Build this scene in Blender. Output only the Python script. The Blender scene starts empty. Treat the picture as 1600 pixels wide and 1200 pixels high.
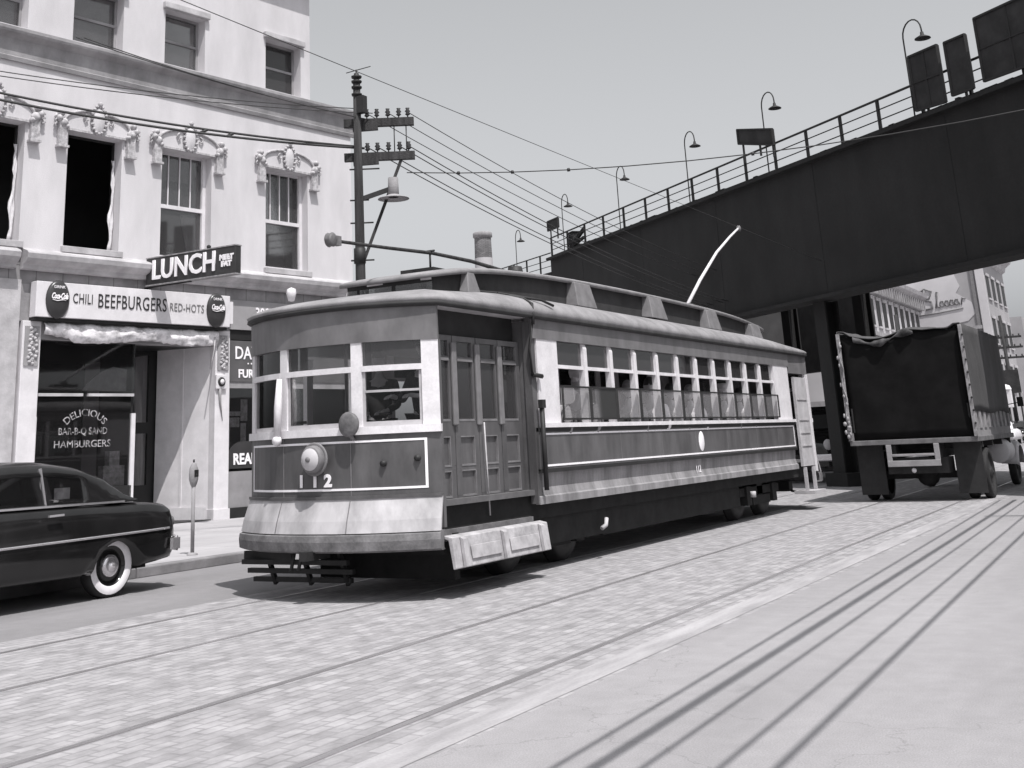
import bpy, bmesh, math, random
from mathutils import Vector, Matrix, Euler, noise
random.seed(7)
sc = bpy.context.scene
COL = sc.collection
R_ = math.radians
# ------------------------------------------------------------------ camera
cam_d = bpy.data.cameras.new("camera"); cam = bpy.data.objects.new("camera", cam_d); COL.objects.link(cam)
right = Vector((0.85459182, 0.51749681, -0.04324197)).normalized()
back = -Vector((-0.48808963, 0.82887281, 0.27338321)).normalized()
up = back.cross(right).normalized(); right = up.cross(back).normalized()
cam.matrix_world = Matrix(((right.x, up.x, back.x, 0), (right.y, up.y, back.y, 0), (right.z, up.z, back.z, 1.5), (0, 0, 0, 1)))
cam_d.sensor_width = 36; cam_d.lens = 41.434; cam_d.shift_x = 0.0473; cam_d.shift_y = -0.2670
cam_d.clip_start = 0.05; cam_d.clip_end = 3000
sc.camera = cam
# ------------------------------------------------------------------ light
SUN = Vector((0.40, -0.27, 1.0)).normalized()          # towards the sun
elev = math.asin(SUN.z); azim = math.atan2(SUN.x, SUN.y)
w = bpy.data.worlds.new("World"); sc.world = w; w.use_nodes = True
nt = w.node_tree; nt.nodes.clear()
sky = nt.nodes.new('ShaderNodeTexSky'); sky.sky_type = 'NISHITA'; sky.sun_disc = False
sky.sun_elevation = elev; sky.sun_rotation = azim; sky.dust_density = 3.5; sky.air_density = 1.0; sky.ozone_density = 1.0
bw = nt.nodes.new('ShaderNodeSeparateColor'); mx = nt.nodes.new('ShaderNodeMix'); mx.data_type = 'RGBA'; mx.blend_type = 'MULTIPLY'
mx.inputs[0].default_value = 1.0; mx.inputs[7].default_value = (0.965, 0.985, 1.02, 1)
bg = nt.nodes.new('ShaderNodeBackground'); bg.inputs[1].default_value = 0.138
out = nt.nodes.new('ShaderNodeOutputWorld')
nt.links.new(sky.outputs[0], bw.inputs[0]); nt.links.new(bw.outputs[2], mx.inputs[6])      # blue-sensitive film: the sky reads pale
nt.links.new(mx.outputs[2], bg.inputs[0]); nt.links.new(bg.outputs[0], out.inputs[0])
sd = bpy.data.lights.new("sun", 'SUN'); sd.energy = 4.2; sd.angle = R_(0.35); sd.color = (1, 0.985, 0.97)
so = bpy.data.objects.new("sun", sd); COL.objects.link(so); so.rotation_euler = SUN.to_track_quat('Z', 'Y').to_euler(); so.location = (0, 0, 40)
sc.view_settings.view_transform = 'Standard'; sc.view_settings.look = 'None'; sc.view_settings.gamma = 1
sc.view_settings.use_curve_mapping = False; sc.view_settings.exposure = 0.2
sc.render.engine = 'CYCLES'

# ------------------------------------------------------------------ materials
def _new(name):
    m = bpy.data.materials.new(name); m.use_nodes = True
    return m, m.node_tree, m.node_tree.nodes['Principled BSDF']
def grey(v, t=1.0):      # print tone: very slightly warm darks, cool lights
    return (v * (1 + 0.035 * t), v, v * (1 + 0.03 * t), 1)
def mat(name, v, var=0.25, scale=4.0, rough=0.7, bump=0.0, bscale=30, metal=0.0, stretch=(1, 1, 1), v2=None, contrast=(0.35, 0.68), detail=6, spec=0.4, fine=0.0):
    m, n, b = _new(name)
    b.inputs['Roughness'].default_value = rough; b.inputs['Metallic'].default_value = metal
    b.inputs['Specular IOR Level'].default_value = spec
    tc = n.nodes.new('ShaderNodeTexCoord'); mp = n.nodes.new('ShaderNodeMapping'); mp.inputs['Scale'].default_value = stretch
    n.links.new(tc.outputs['Object'], mp.inputs['Vector'])
    no = n.nodes.new('ShaderNodeTexNoise'); no.inputs['Scale'].default_value = scale; no.inputs['Detail'].default_value = detail
    no.inputs['Roughness'].default_value = 0.62
    n.links.new(mp.outputs[0], no.inputs['Vector'])
    cr = n.nodes.new('ShaderNodeValToRGB'); cr.color_ramp.elements[0].position = contrast[0]; cr.color_ramp.elements[1].position = contrast[1]
    lo = v2 if v2 is not None else v * (1 - var)
    cr.color_ramp.elements[0].color = grey(lo); cr.color_ramp.elements[1].color = grey(v if v2 is not None else v * (1 + var * 0.35))
    n.links.new(no.outputs[0], cr.inputs[0])
    src = cr.outputs[0]
    if fine > 0:
        n2 = n.nodes.new('ShaderNodeTexNoise'); n2.inputs['Scale'].default_value = bscale; n2.inputs['Detail'].default_value = 4
        n.links.new(tc.outputs['Object'], n2.inputs['Vector'])
        mr = n.nodes.new('ShaderNodeMapRange'); mr.inputs[1].default_value = 0.3; mr.inputs[2].default_value = 0.7
        mr.inputs[3].default_value = 1 - fine; mr.inputs[4].default_value = 1 + fine * 0.6
        n.links.new(n2.outputs[0], mr.inputs[0])
        mm = n.nodes.new('ShaderNodeMix'); mm.data_type = 'RGBA'; mm.blend_type = 'MULTIPLY'; mm.inputs[0].default_value = 1
        n.links.new(src, mm.inputs[6]); n.links.new(mr.outputs[0], mm.inputs[7]); src = mm.outputs[2]
    n.links.new(src, b.inputs['Base Color'])
    if bump > 0:
        nb = n.nodes.new('ShaderNodeTexNoise'); nb.inputs['Scale'].default_value = bscale; nb.inputs['Detail'].default_value = 5
        n.links.new(tc.outputs['Object'], nb.inputs['Vector'])
        bp = n.nodes.new('ShaderNodeBump'); bp.inputs['Strength'].default_value = bump; bp.inputs['Distance'].default_value = 0.02
        n.links.new(nb.outputs[0], bp.inputs['Height']); n.links.new(bp.outputs[0], b.inputs['Normal'])
    return m
def brickmat(name, v, bw_, bh, mortar=0.5, var=0.3, rough=0.85, rot=(0, 0, 0), msize=0.012, blotch=1.2, bump=0.3, blotchv=0.35, mort_v=None, bstretch=(1, 1, 1)):
    m, n, b = _new(name); b.inputs['Roughness'].default_value = rough; b.inputs['Specular IOR Level'].default_value = 0.3
    tc = n.nodes.new('ShaderNodeTexCoord'); mp = n.nodes.new('ShaderNodeMapping'); mp.inputs['Rotation'].default_value = rot
    n.links.new(tc.outputs['Object'], mp.inputs['Vector'])
    br = n.nodes.new('ShaderNodeTexBrick'); br.inputs['Scale'].default_value = 1; br.inputs['Brick Width'].default_value = bw_
    br.inputs['Row Height'].default_value = bh; br.inputs['Mortar Size'].default_value = msize; br.inputs['Mortar Smooth'].default_value = 0.4
    br.inputs['Color1'].default_value = grey(v * (1 - var)); br.inputs['Color2'].default_value = grey(v * (1 + var * .5)); br.inputs['Mortar'].default_value = grey(mort_v if mort_v else v * mortar)
    n.links.new(mp.outputs[0], br.inputs['Vector'])
    mps = n.nodes.new('ShaderNodeMapping'); mps.inputs['Scale'].default_value = bstretch
    n.links.new(tc.outputs['Object'], mps.inputs['Vector'])
    no = n.nodes.new('ShaderNodeTexNoise'); no.inputs['Scale'].default_value = blotch; no.inputs['Detail'].default_value = 8; no.inputs['Roughness'].default_value = .65
    n.links.new(mps.outputs[0], no.inputs['Vector'])
    mr = n.nodes.new('ShaderNodeMapRange'); mr.inputs[1].default_value = .33; mr.inputs[2].default_value = .66; mr.inputs[3].default_value = 1 - blotchv; mr.inputs[4].default_value = 1 + blotchv * .5
    n.links.new(no.outputs[0], mr.inputs[0])
    mm = n.nodes.new('ShaderNodeMix'); mm.data_type = 'RGBA'; mm.blend_type = 'MULTIPLY'; mm.inputs[0].default_value = 1
    n.links.new(br.outputs[0], mm.inputs[6]); n.links.new(mr.outputs[0], mm.inputs[7]); n.links.new(mm.outputs[2], b.inputs['Base Color'])
    bp = n.nodes.new('ShaderNodeBump'); bp.inputs['Strength'].default_value = bump; bp.inputs['Distance'].default_value = 0.01
    n.links.new(br.outputs[1], bp.inputs['Height']); bp.invert = True; n.links.new(bp.outputs[0], b.inputs['Normal'])
    return m
def glassmat(name, clear=0.75, tint=0.6, rough=0.03, gloss=1.0, dif=.2, ior=1.5):
    m = bpy.data.materials.new(name); m.use_nodes = True; n = m.node_tree; n.nodes.clear()
    o = n.nodes.new('ShaderNodeOutputMaterial'); t = n.nodes.new('ShaderNodeBsdfTransparent'); t.inputs[0].default_value = (tint, tint, tint, 1)
    g = n.nodes.new('ShaderNodeBsdfGlossy'); g.inputs['Roughness'].default_value = rough; g.inputs[0].default_value = (gloss, gloss, gloss, 1)
    d = n.nodes.new('ShaderNodeBsdfDiffuse'); d.inputs[0].default_value = grey(dif)
    fr = n.nodes.new('ShaderNodeFresnel'); fr.inputs[0].default_value = ior
    m1 = n.nodes.new('ShaderNodeMixShader'); m2 = n.nodes.new('ShaderNodeMixShader')
    m2.inputs[0].default_value = clear
    n.links.new(d.outputs[0], m2.inputs[1]); n.links.new(t.outputs[0], m2.inputs[2])
    n.links.new(fr.outputs[0], m1.inputs[0]); n.links.new(m2.outputs[0], m1.inputs[1]); n.links.new(g.outputs[0], m1.inputs[2])
    n.links.new(m1.outputs[0], o.inputs[0]); return m

def asphalt(name, v, crack=.5):
    m, n, b = _new(name); b.inputs['Roughness'].default_value = .88; b.inputs['Specular IOR Level'].default_value = .3
    tc = n.nodes.new('ShaderNodeTexCoord'); L_ = n.links.new
    def noi(sc_, det, st=(1, 1, 1)):
        mp = n.nodes.new('ShaderNodeMapping'); mp.inputs['Scale'].default_value = st; L_(tc.outputs['Object'], mp.inputs[0])
        q = n.nodes.new('ShaderNodeTexNoise'); q.inputs['Scale'].default_value = sc_; q.inputs['Detail'].default_value = det; q.inputs['Roughness'].default_value = .6; L_(mp.outputs[0], q.inputs[0]); return q
    def mr(src, a, b_, c, d):
        q = n.nodes.new('ShaderNodeMapRange'); q.inputs[1].default_value = a; q.inputs[2].default_value = b_; q.inputs[3].default_value = c; q.inputs[4].default_value = d; L_(src, q.inputs[0]); return q.outputs[0]
    def mul(a, b_):
        q = n.nodes.new('ShaderNodeMath'); q.operation = 'MULTIPLY'; L_(a, q.inputs[0]); L_(b_, q.inputs[1]); return q.outputs[0]
    big = mr(noi(.45, 6, (2.2, .35, 1)).outputs[0], .3, .7, .86, 1.10); mid = mr(noi(5, 6).outputs[0], .3, .7, .93, 1.05); grit = mr(noi(110, 3).outputs[0], .3, .7, .80, 1.15)
    spots = mr(noi(1.6, 4, (1, .7, 1)).outputs[0], .66, .74, 1, .86)
    vo = n.nodes.new('ShaderNodeTexVoronoi'); vo.feature = 'DISTANCE_TO_EDGE'; vo.inputs['Scale'].default_value = .22
    w_ = noi(2.2, 5); ad = n.nodes.new('ShaderNodeVectorMath'); ad.operation = 'ADD'; sv = n.nodes.new('ShaderNodeVectorMath'); sv.operation = 'SCALE'; sv.inputs['Scale'].default_value = .8
    L_(w_.outputs[1], sv.inputs[0]); L_(tc.outputs['Object'], ad.inputs[0]); L_(sv.outputs[0], ad.inputs[1]); L_(ad.outputs[0], vo.inputs['Vector'])
    ck = mr(vo.outputs[0], 0, .0025, 1 - crack * .7, 1)
    t_ = mul(mul(mul(big, mid), mul(grit, spots)), ck)
    mm = n.nodes.new('ShaderNodeMix'); mm.data_type = 'RGBA'; mm.blend_type = 'MULTIPLY'; mm.inputs[0].default_value = 1; mm.inputs[6].default_value = grey(v); L_(t_, mm.inputs[7]); L_(mm.outputs[2], b.inputs['Base Color'])
    bp = n.nodes.new('ShaderNodeBump'); bp.inputs['Strength'].default_value = .25; bp.inputs['Distance'].default_value = .01; L_(grit, bp.inputs['Height']); L_(bp.outputs[0], b.inputs['Normal'])
    return m
WALL = mat('painted_brick_wall', .58, .15, 1.1, .85, .2, 45, stretch=(1, 1, .35), fine=.05)
ORN = mat('ornament_plaster', .46, .45, 14, .85, .3, 50)
STONE = mat('grey_stone', .30, .35, 1.6, .85, .3, 25, stretch=(1, 1, .6))
STONE_L = mat('pale_stone', .45, .3, 2.2, .85, .2, 25)
TILE = brickmat('fascia_tile', .27, .62, .5, var=.12, msize=.012, rot=(R_(90), 0, 0))
WHITE = mat('white_paint', .66, .12, 3, .5, 0, fine=.03)
CREAM = mat('tram_cream_paint', .70, .14, 5, .45, 0, 40, fine=.05)
TRED = mat('tram_dark_paint', .105, .38, 3.2, .36, .12, 3.5, fine=.10, stretch=(1, 1, .35))
TGREY = mat('tram_letterboard_paint', .17, .3, 3, .5, .08, 4, fine=.06, stretch=(1, 1, .5))
APRON = mat('tram_apron_paint', .39, .5, 2.2, .5, .10, 4, fine=.08, stretch=(1, 1, .5), contrast=(.3, .62))
BUMP = mat('bumper_worn_paint', .17, .45, 5, .6, .1, 40, fine=.1)
SKIRT = mat('dirty_skirt_paint', .25, .5, 2.2, .7, .05, 40, stretch=(1, 1.6, .35), contrast=(.3, .62), fine=.08)
ROOFC = mat('roof_canvas', .25, .30, 3, .9, .15, 60, fine=.10)
ROOFD = mat('dark_monitor_wood', .035, .4, 3, .8)
VENT = mat('vent_metal', .18, .25, 6, .6)
DARK = mat('dark_iron', .022, .4, 5, .6)
UNDER = mat('underframe_grime', .015, .5, 4, .9)
WOODIN = mat('interior_wood', .12, .3, 4, .6)
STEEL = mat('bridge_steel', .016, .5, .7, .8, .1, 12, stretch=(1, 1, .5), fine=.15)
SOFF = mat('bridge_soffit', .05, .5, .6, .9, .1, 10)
RAILI = mat('rail_iron', .02, .3, 5, .7)
SIGNB = mat('sign_back_board', .03, .5, 2, .8)
POLE = mat('tarred_pole_wood', .045, .6, 3, .9, .6, 40, stretch=(4, 4, .4))
WIREM = mat('wire_metal', .03, .1, 5, .6)
WIREL = mat('worn_wire', .14, .1, 5, .6)
INS = mat('insulator_glass', .05, .3, 5, .25)
RUB = mat('rubber', .025, .3, 10, .8)
WW = mat('whitewall', .72, .12, 12, .6)
CHR = mat('chrome', .68, .1, 5, .22, 0, 30, .75)
CARP = mat('car_black_paint', .014, .4, 2, .13, spec=.5)
CARI = mat('car_interior', .05, .2, 4, .8)
LENS = mat('lamp_lens', .5, .1, 4, .1)
CANB = mat('rear_shade_canvas', .010, .3, 3, .95, .1, 8, spec=.1)
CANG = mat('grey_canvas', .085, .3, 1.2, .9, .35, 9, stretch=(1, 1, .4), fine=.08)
CANF = mat('folded_canvas', .09, .8, 4, .9, .5, 14)
TRUCKW = mat('truck_slat_wood', .32, .5, 5, .8, .2, 30)
TRUCKD = mat('truck_chassis', .03, .4, 4, .8)
CANVASW = mat('awning_canvas', .62, .5, 5, .9, .4, 18, contrast=(.3, .55))
BLACKP = mat('black_sign_paint', .03, .25, 6, .5)
SIGNK = mat('dark_sign_enamel', .045, .2, 5, .3)
LETW = mat('white_lettering', .85, .06, 5, .5)
LETG = mat('faded_lettering', .30, .4, 14, .8)
LETF = mat('dim_window_lettering', .34, .85, 8, .7, contrast=(.4, .6))
PAPER = mat('paper_poster', .6, .45, 9, .8)
CURT = mat('shop_blind', .36, .3, 3, .9)
SKIN = mat('skin', .45, .12, 8, .55)
HAIR = mat('hair', .04, .3, 20, .6)
COATD = mat('dark_cloth', .028, .3, 20, .9)
COATM = mat('grey_cloth', .26, .3, 20, .9)
COATL = mat('light_cloth', .75, .2, 10, .9)
MESHG = glassmat('guard_mesh', .76, .97, .6, .12, .5, 1.1)
GLASS = glassmat('tram_window_glass', .985, .93, ior=1.32)
GLASSD = glassmat('dusty_pane_glass', .82, .85)
GLASSS = glassmat('shop_window_glass', .97, .8)
BRICKC = brickmat('chimney_brick', .24, .16, .06, rot=(R_(90), 0, 0), blotch=.6)
CONC = mat('far_concrete', .34, .3, .2, .9)
FARW = mat('far_white_wall', .50, .2, .15, .9)
FARG = mat('far_grey_wall', .33, .25, .15, .9)
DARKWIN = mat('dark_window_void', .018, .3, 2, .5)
GROUND = mat('city_ground', .24, .25, .3, .95)
ASPH_L = asphalt('left_lane_asphalt', .21, .35)
ASPH_R = asphalt('right_lane_asphalt', .275, .30)
PAVE = brickmat('track_granite_setts', .31, .20, .10, mortar=.78, var=.16, rot=(0, 0, R_(90)), msize=.012, blotch=4.5, blotchv=.30, bump=.3, bstretch=(1.3, .8, 1))
EDGE = mat('seam_concrete', .35, .3, 1.5, .9, .1, 50, stretch=(3, .5, 1), fine=.08)
SIDE = brickmat('sidewalk_slabs', .36, 1.5, 1.5, mortar=.6, var=.06, msize=.012, blotch=.6, blotchv=.15, bump=.15)
KERB = mat('kerb_stone', .22, .35, 2, .9, .2, 40)
RAILS = mat('rail_steel', .40, .3, 2, .35, 0, 30, .6, stretch=(1, .2, 1))
GROOVE = mat('rail_groove_dirt', .19, .5, 2, .95)

# ------------------------------------------------------------------ mesh helpers
class MB:
    def __init__(s): s.v = []; s.f = []; s.sm = []
    def add(s, vs, fs, smooth=False):
        o = len(s.v); s.v += [tuple(p) for p in vs]
        s.f += [tuple(i + o for i in f) for f in fs]; s.sm += [smooth] * len(fs); return s
    def box(s, x0, x1, y0, y1, z0, z1):
        x0, x1 = min(x0, x1), max(x0, x1); y0, y1 = min(y0, y1), max(y0, y1); z0, z1 = min(z0, z1), max(z0, z1)
        return s.add([(x0, y0, z0), (x1, y0, z0), (x1, y1, z0), (x0, y1, z0), (x0, y0, z1), (x1, y0, z1), (x1, y1, z1), (x0, y1, z1)],
                     [(3, 2, 1, 0), (4, 5, 6, 7), (0, 1, 5, 4), (1, 2, 6, 5), (2, 3, 7, 6), (3, 0, 4, 7)])
    def prism(s, poly, fn, a, b):     # poly 2D, fn(p, q, t) -> 3D ; between t=a and t=b
        n = len(poly)
        ar = sum(poly[i][0] * poly[(i + 1) % n][1] - poly[(i + 1) % n][0] * poly[i][1] for i in range(n))
        vs = [fn(p, q, a) for p, q in poly] + [fn(p, q, b) for p, q in poly]
        return s.add(vs, [tuple(range(n))[::-1], tuple(range(n, 2 * n))] + [(i, (i + 1) % n, n + (i + 1) % n, n + i) for i in range(n)])
    def tube(s, pts, r, n=8, cap=True, smooth=True):
        pts = [Vector(p) for p in pts]; rs = r if isinstance(r, (list, tuple)) else [r] * len(pts)
        vs = []; fs = []; u = None
        for i, p in enumerate(pts):
            t = (pts[min(i + 1, len(pts) - 1)] - pts[max(i - 1, 0)]).normalized()
            if u is None:
                u = t.orthogonal().normalized()
            u = (u - t * u.dot(t)).normalized(); v_ = t.cross(u)
            for k in range(n):
                a = 2 * math.pi * k / n; vs.append(p + (u * math.cos(a) + v_ * math.sin(a)) * rs[i])
        for i in range(len(pts) - 1):
            for k in range(n):
                fs.append((i * n + k, i * n + (k + 1) % n, (i + 1) * n + (k + 1) % n, (i + 1) * n + k))
        s.add(vs, fs, smooth)
        if cap:
            s.add(vs[:n], [tuple(range(n))[::-1]]); s.add(vs[-n:], [tuple(range(n))])
        return s
    def bar(s, p, q, w_, h_, up=(0, 0, 1)):
        p = Vector(p); q = Vector(q); t = (q - p).normalized(); U = Vector(up); a = t.cross(U)
        if a.length < 1e-4: a = t.orthogonal()
        a.normalize(); b = a.cross(t).normalized(); a *= w_ / 2; b *= h_ / 2
        return s.add([p - a - b, p + a - b, p + a + b, p - a + b, q - a - b, q + a - b, q + a + b, q - a + b],
                     [(0, 1, 2, 3), (7, 6, 5, 4), (1, 0, 4, 5), (2, 1, 5, 6), (3, 2, 6, 7), (0, 3, 7, 4)])
    def lathe(s, prof, c=(0, 0, 0), axis='z', n=24, smooth=True):
        vs = []; fs = []
        for (r, h) in prof:
            for k in range(n):
                a = 2 * math.pi * k / n; x, y = r * math.cos(a), r * math.sin(a)
                p = {'z': (x, y, h), 'x': (h, x, y), 'y': (y, h, x)}[axis]
                vs.append((p[0] + c[0], p[1] + c[1], p[2] + c[2]))
        for i in range(len(prof) - 1):
            for k in range(n):
                fs.append((i * n + k, i * n + (k + 1) % n, (i + 1) * n + (k + 1) % n, (i + 1) * n + k))
        return s.add(vs, fs, smooth)
    def grid(s, rows, smooth=True, close=False):
        m_ = len(rows[0]); vs = [p for r in rows for p in r]; fs = []
        for i in range(len(rows) - 1):
            for k in range(m_ if close else m_ - 1):
                fs.append((i * m_ + k, i * m_ + (k + 1) % m_, (i + 1) * m_ + (k + 1) % m_, (i + 1) * m_ + k))
        return s.add(vs, fs, smooth)
    def build(s, name, m, parent=None, bevel=0, label=None, recalc=True, solid=0):
        me = bpy.data.meshes.new(name); me.from_pydata(s.v, [], s.f)
        me.polygons.foreach_set('use_smooth', s.sm)
        me.materials.append(m)
        if recalc:
            b = bmesh.new(); b.from_mesh(me); bmesh.ops.remove_doubles(b, verts=b.verts, dist=1e-5)
            bmesh.ops.recalc_face_normals(b, faces=b.faces); b.to_mesh(me); b.free()
        o = bpy.data.objects.new(name, me); COL.objects.link(o)
        if parent: o.parent = parent
        if bevel:
            md = o.modifiers.new('bevel', 'BEVEL'); md.width = bevel; md.segments = 2; md.limit_method = 'ANGLE'; md.angle_limit = R_(40)
        if solid:
            md = o.modifiers.new('solid', 'SOLIDIFY'); md.thickness = solid; md.offset = 0
        if label: o['label'] = label
        return o
def tag(o, label, cat, group=None, kind=None):
    o['label'] = label; o['category'] = cat
    if group: o['group'] = group
    if kind: o['kind'] = kind
    return o
def struct(o, label=None):
    o['kind'] = 'structure'
    if label: o['label'] = label
    return o
def thing(name, label, cat, loc=(0, 0, 0), rz=0, group=None, kind=None):
    o = bpy.data.objects.new(name, None); COL.objects.link(o); o.location = loc; o.rotation_euler = (0, 0, rz); o.empty_display_size = .3
    return tag(o, label, cat, group, kind)
def copy_tree(o, parent=None):
    c = o.copy(); COL.objects.link(c); c.parent = parent
    for ch in list(o.children): copy_tree(ch, c)
    return c
def panel_holes(mb, x0, x1, z0, z1, holes, y0, y1, ax='x'):
    """flat panel in (x,z) between y0 and y1 with rectangular holes (disjoint), built as grid strips"""
    zs = sorted({z0, z1} | {h[2] for h in holes} | {h[3] for h in holes})
    for a, b in zip(zs[:-1], zs[1:]):
        if b - a < 1e-5: continue
        cuts = sorted([(h[0], h[1]) for h in holes if h[2] < b - 1e-6 and h[3] > a + 1e-6])
        x = x0
        for (c0, c1) in cuts + [(x1, x1)]:
            if c0 - x > 1e-5:
                if ax == 'x': mb.box(x, c0, y0, y1, a, b)
                else: mb.box(y0, y1, x, c0, a, b)
            x = c1
def text_mesh(txt, size, extr, m, name, parent=None, M=Matrix(), sx=1.0, shear=0.0, bold=0.0, arc=None, spacing=1.0):
    cu = bpy.data.curves.new(name, 'FONT'); cu.body = txt; cu.size = size; cu.extrude = extr; cu.align_x = 'CENTER'; cu.align_y = 'CENTER'
    cu.offset = bold; cu.shear = shear; cu.space_character = spacing; cu.resolution_u = 3
    t = bpy.data.objects.new('tmp', cu); COL.objects.link(t)
    dg = bpy.context.evaluated_depsgraph_get(); dg.update()
    me = bpy.data.meshes.new_from_object(t.evaluated_get(dg)); bpy.data.objects.remove(t); bpy.data.curves.remove(cu)
    me.name = name
    for v in me.vertices:
        v.co.x *= sx
        if arc:
            r = arc; a = v.co.x / r; rr = r + v.co.y
            v.co.x = rr * math.sin(a); v.co.y = rr * math.cos(a) - r
    me.transform(M); me.materials.clear(); me.materials.append(m)
    o = bpy.data.objects.new(name, me); COL.objects.link(o)
    if parent: o.parent = parent
    return o
def onwall(u, y, z):      # text matrix: reads along +x, up = z, facing -y
    return Matrix.Translation((u, y, z)) @ Matrix.Rotation(R_(90), 4, 'X')

# ================================================================== SETTING
def sheet(name, x0, x1, y0, y1, z, m, label=None, rows=1):
    mb = MB(); mb.add([(x0, y0, z), (x1, y0, z), (x1, y1, z), (x0, y1, z)], [(0, 1, 2, 3)])
    return struct(mb.build(name, m), label)
sheet('ground', -900, 900, -300, 1500, -0.012, GROUND)
sheet('road', -3.62, 14, -60, 400, 0.0, ASPH_R)
sheet('left_lane', -12.42, -9.45, -60, 400, 0.0, ASPH_L)
sheet('track_paving', -9.45, -3.62, -60, 400, 0.0, PAVE)
# seam strip right of the tracks (slightly turned as in the photo)
mb = MB(); mb.add([(-3.75, -20, .003), (-3.50, -20, .003), (-3.95, 60, .003), (-4.2, 60, .003)], [(0, 1, 2, 3)]); struct(mb.build('paving_seam', EDGE))
mb = MB()
mb.add([(-12.42, -60, .13), (-12.42, 400, .13), (-60, 400, .13), (-60, -60, .13)], [(0, 1, 2, 3)])
struct(mb.build('sidewalk', SIDE))
mb = MB()
for k in range(-6, 60):
    mb.box(-12.60, -12.40, k * 2.4 + .01, k * 2.4 + 2.39, -.01, .135)
struct(mb.build('kerb', KERB, bevel=.02))
# rails
def rail(p0, p1, label):
    t = thing('tram_rail', label, 'rail', (0, 0, 0), 0, 'rails set in the paving')
    a = Vector((*p0, 0)); b = Vector((*p1, 0)); d = (b - a).normalized(); a = a - d * 30; b = b + d * 160
    n_ = Vector((-d.y, d.x, 0))
    def strip(o0, o1, z0, z1, m, nm):
        q = MB(); P = [a + n_ * o0, a + n_ * o1, b + n_ * o1, b + n_ * o0]
        q.add([(p.x, p.y, z0) for p in P] + [(p.x, p.y, z1) for p in P], [(3, 2, 1, 0), (4, 5, 6, 7), (0, 1, 5, 4), (1, 2, 6, 5), (2, 3, 7, 6), (3, 0, 4, 7)])
        q.build(nm, m, t)
    strip(-.022, .022, -.01, .006, RAILS, 'rail_head'); strip(.023, .043, -.01, .003, GROOVE, 'groove')
rail((-5.68, 8.5), (-5.92, 24), 'rail of the near track closest to the streetcar')
rail((-4.18, 8.5), (-4.36, 24), 'rightmost rail in the street beside the pale seam')
rail((-8.92, 9.3), (-8.92, 24), 'rail under the far side of the streetcar')
rail((-7.47, 9.3), (-7.47, 24), 'rail under the near side of the streetcar')

# ================================================================== CORNER BUILDING
FX, FY = -19.436, 21.428; FA = math.atan2(.98639, .16440)
Fd = Vector((.1644, .98639, 0)); Fi = Vector((-.98639, .1644, 0))
def fw(u, d, z): return Vector((FX, FY, 0)) + Fd * u + Fi * d + Vector((0, 0, z))
bld = thing('corner_building', 'white painted three storey corner building with ornate window hoods above the lunch counter', 'building', (FX, FY, 0), FA)
U0, U1 = -9.5, 4.22
wins = [(-6.85, -5.42), (-4.40, -3.03), (-1.94, -.50), (1.20, 2.62)]
ZB, ZT = 5.90, 8.54
mb = MB()
hol = [(a, b, ZB, ZT) for a, b in wins]
panel_holes(mb, U0, U1, 5.82, 9.86, hol, 0, .38)
top = [(-6.85, -5.5, 10.66, 12.05), (-4.40, -3.1, 10.66, 12.05), (-1.94, -.75, 10.66, 12.05), (1.20, 2.42, 10.66, 12.05)]
panel_holes(mb, U0, 2.75, 10.2, 14.2, top, .02, .38)
mb.box(U0, U1, .4, 9, 5.8, 5.9); mb.box(U0, U0 + .3, .38, 9, 5.9, 14.2); mb.box(U1 - .3, U1, .38, 9, .13, 9.86); mb.box(2.45, 2.75, .38, 9, 10.2, 14.2)
mb.box(U0, 2.75, 9, 9.3, .13, 14.2); mb.box(2.75, U1, 9, 9.3, .13, 9.86); mb.box(U0, 2.75, .38, 9, 14.0, 14.2); mb.box(2.75, U1, .38, 9, 9.7, 9.9)
mb.build('wall', WALL, bld)
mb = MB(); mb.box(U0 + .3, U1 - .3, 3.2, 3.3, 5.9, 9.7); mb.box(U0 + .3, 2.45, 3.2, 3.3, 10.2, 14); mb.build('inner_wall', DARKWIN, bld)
# belt cornice between second and third floor
def moulding(prof, u0, u1, name, m, parent=bld, bevel=0):
    q = MB(); q.prism(prof, lambda p, r, t: (t, -p, r), u0, u1); return q.build(name, m, parent, bevel)
moulding([(0, 9.84), (.05, 9.84), (.07, 9.93), (.05, 9.95), (.07, 10.32), (.12, 10.36), (.22, 10.42), (.24, 10.47), (.24, 10.54), (0, 10.62)], U0, U1 + .12, 'belt_cornice', STONE)
moulding([(0, 5.40), (.10, 5.42), (.12, 5.5), (.22, 5.55), (.28, 5.62), (.30, 5.72), (.27, 5.76), (0, 5.86)], -5.35, U1 + .1, 'shop_cornice', STONE_L)
moulding([(0, 5.40), (.10, 5.42), (.12, 5.5), (.22, 5.55), (.28, 5.62), (.30, 5.72), (.27, 5.76), (0, 5.86)], U0, -5.5, 'shop_cornice', STONE_L)
mb = MB(); mb.box(U0, U1, .03, .4, 5.12, 5.82); mb.build('tile_band', TILE, bld)
moulding([(0, 13.7), (.1, 13.75), (.4, 14.0), (.45, 14.15), (.45, 14.25), (0, 14.3)], U0, 2.9, 'roof_cornice', STONE_L)
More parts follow.
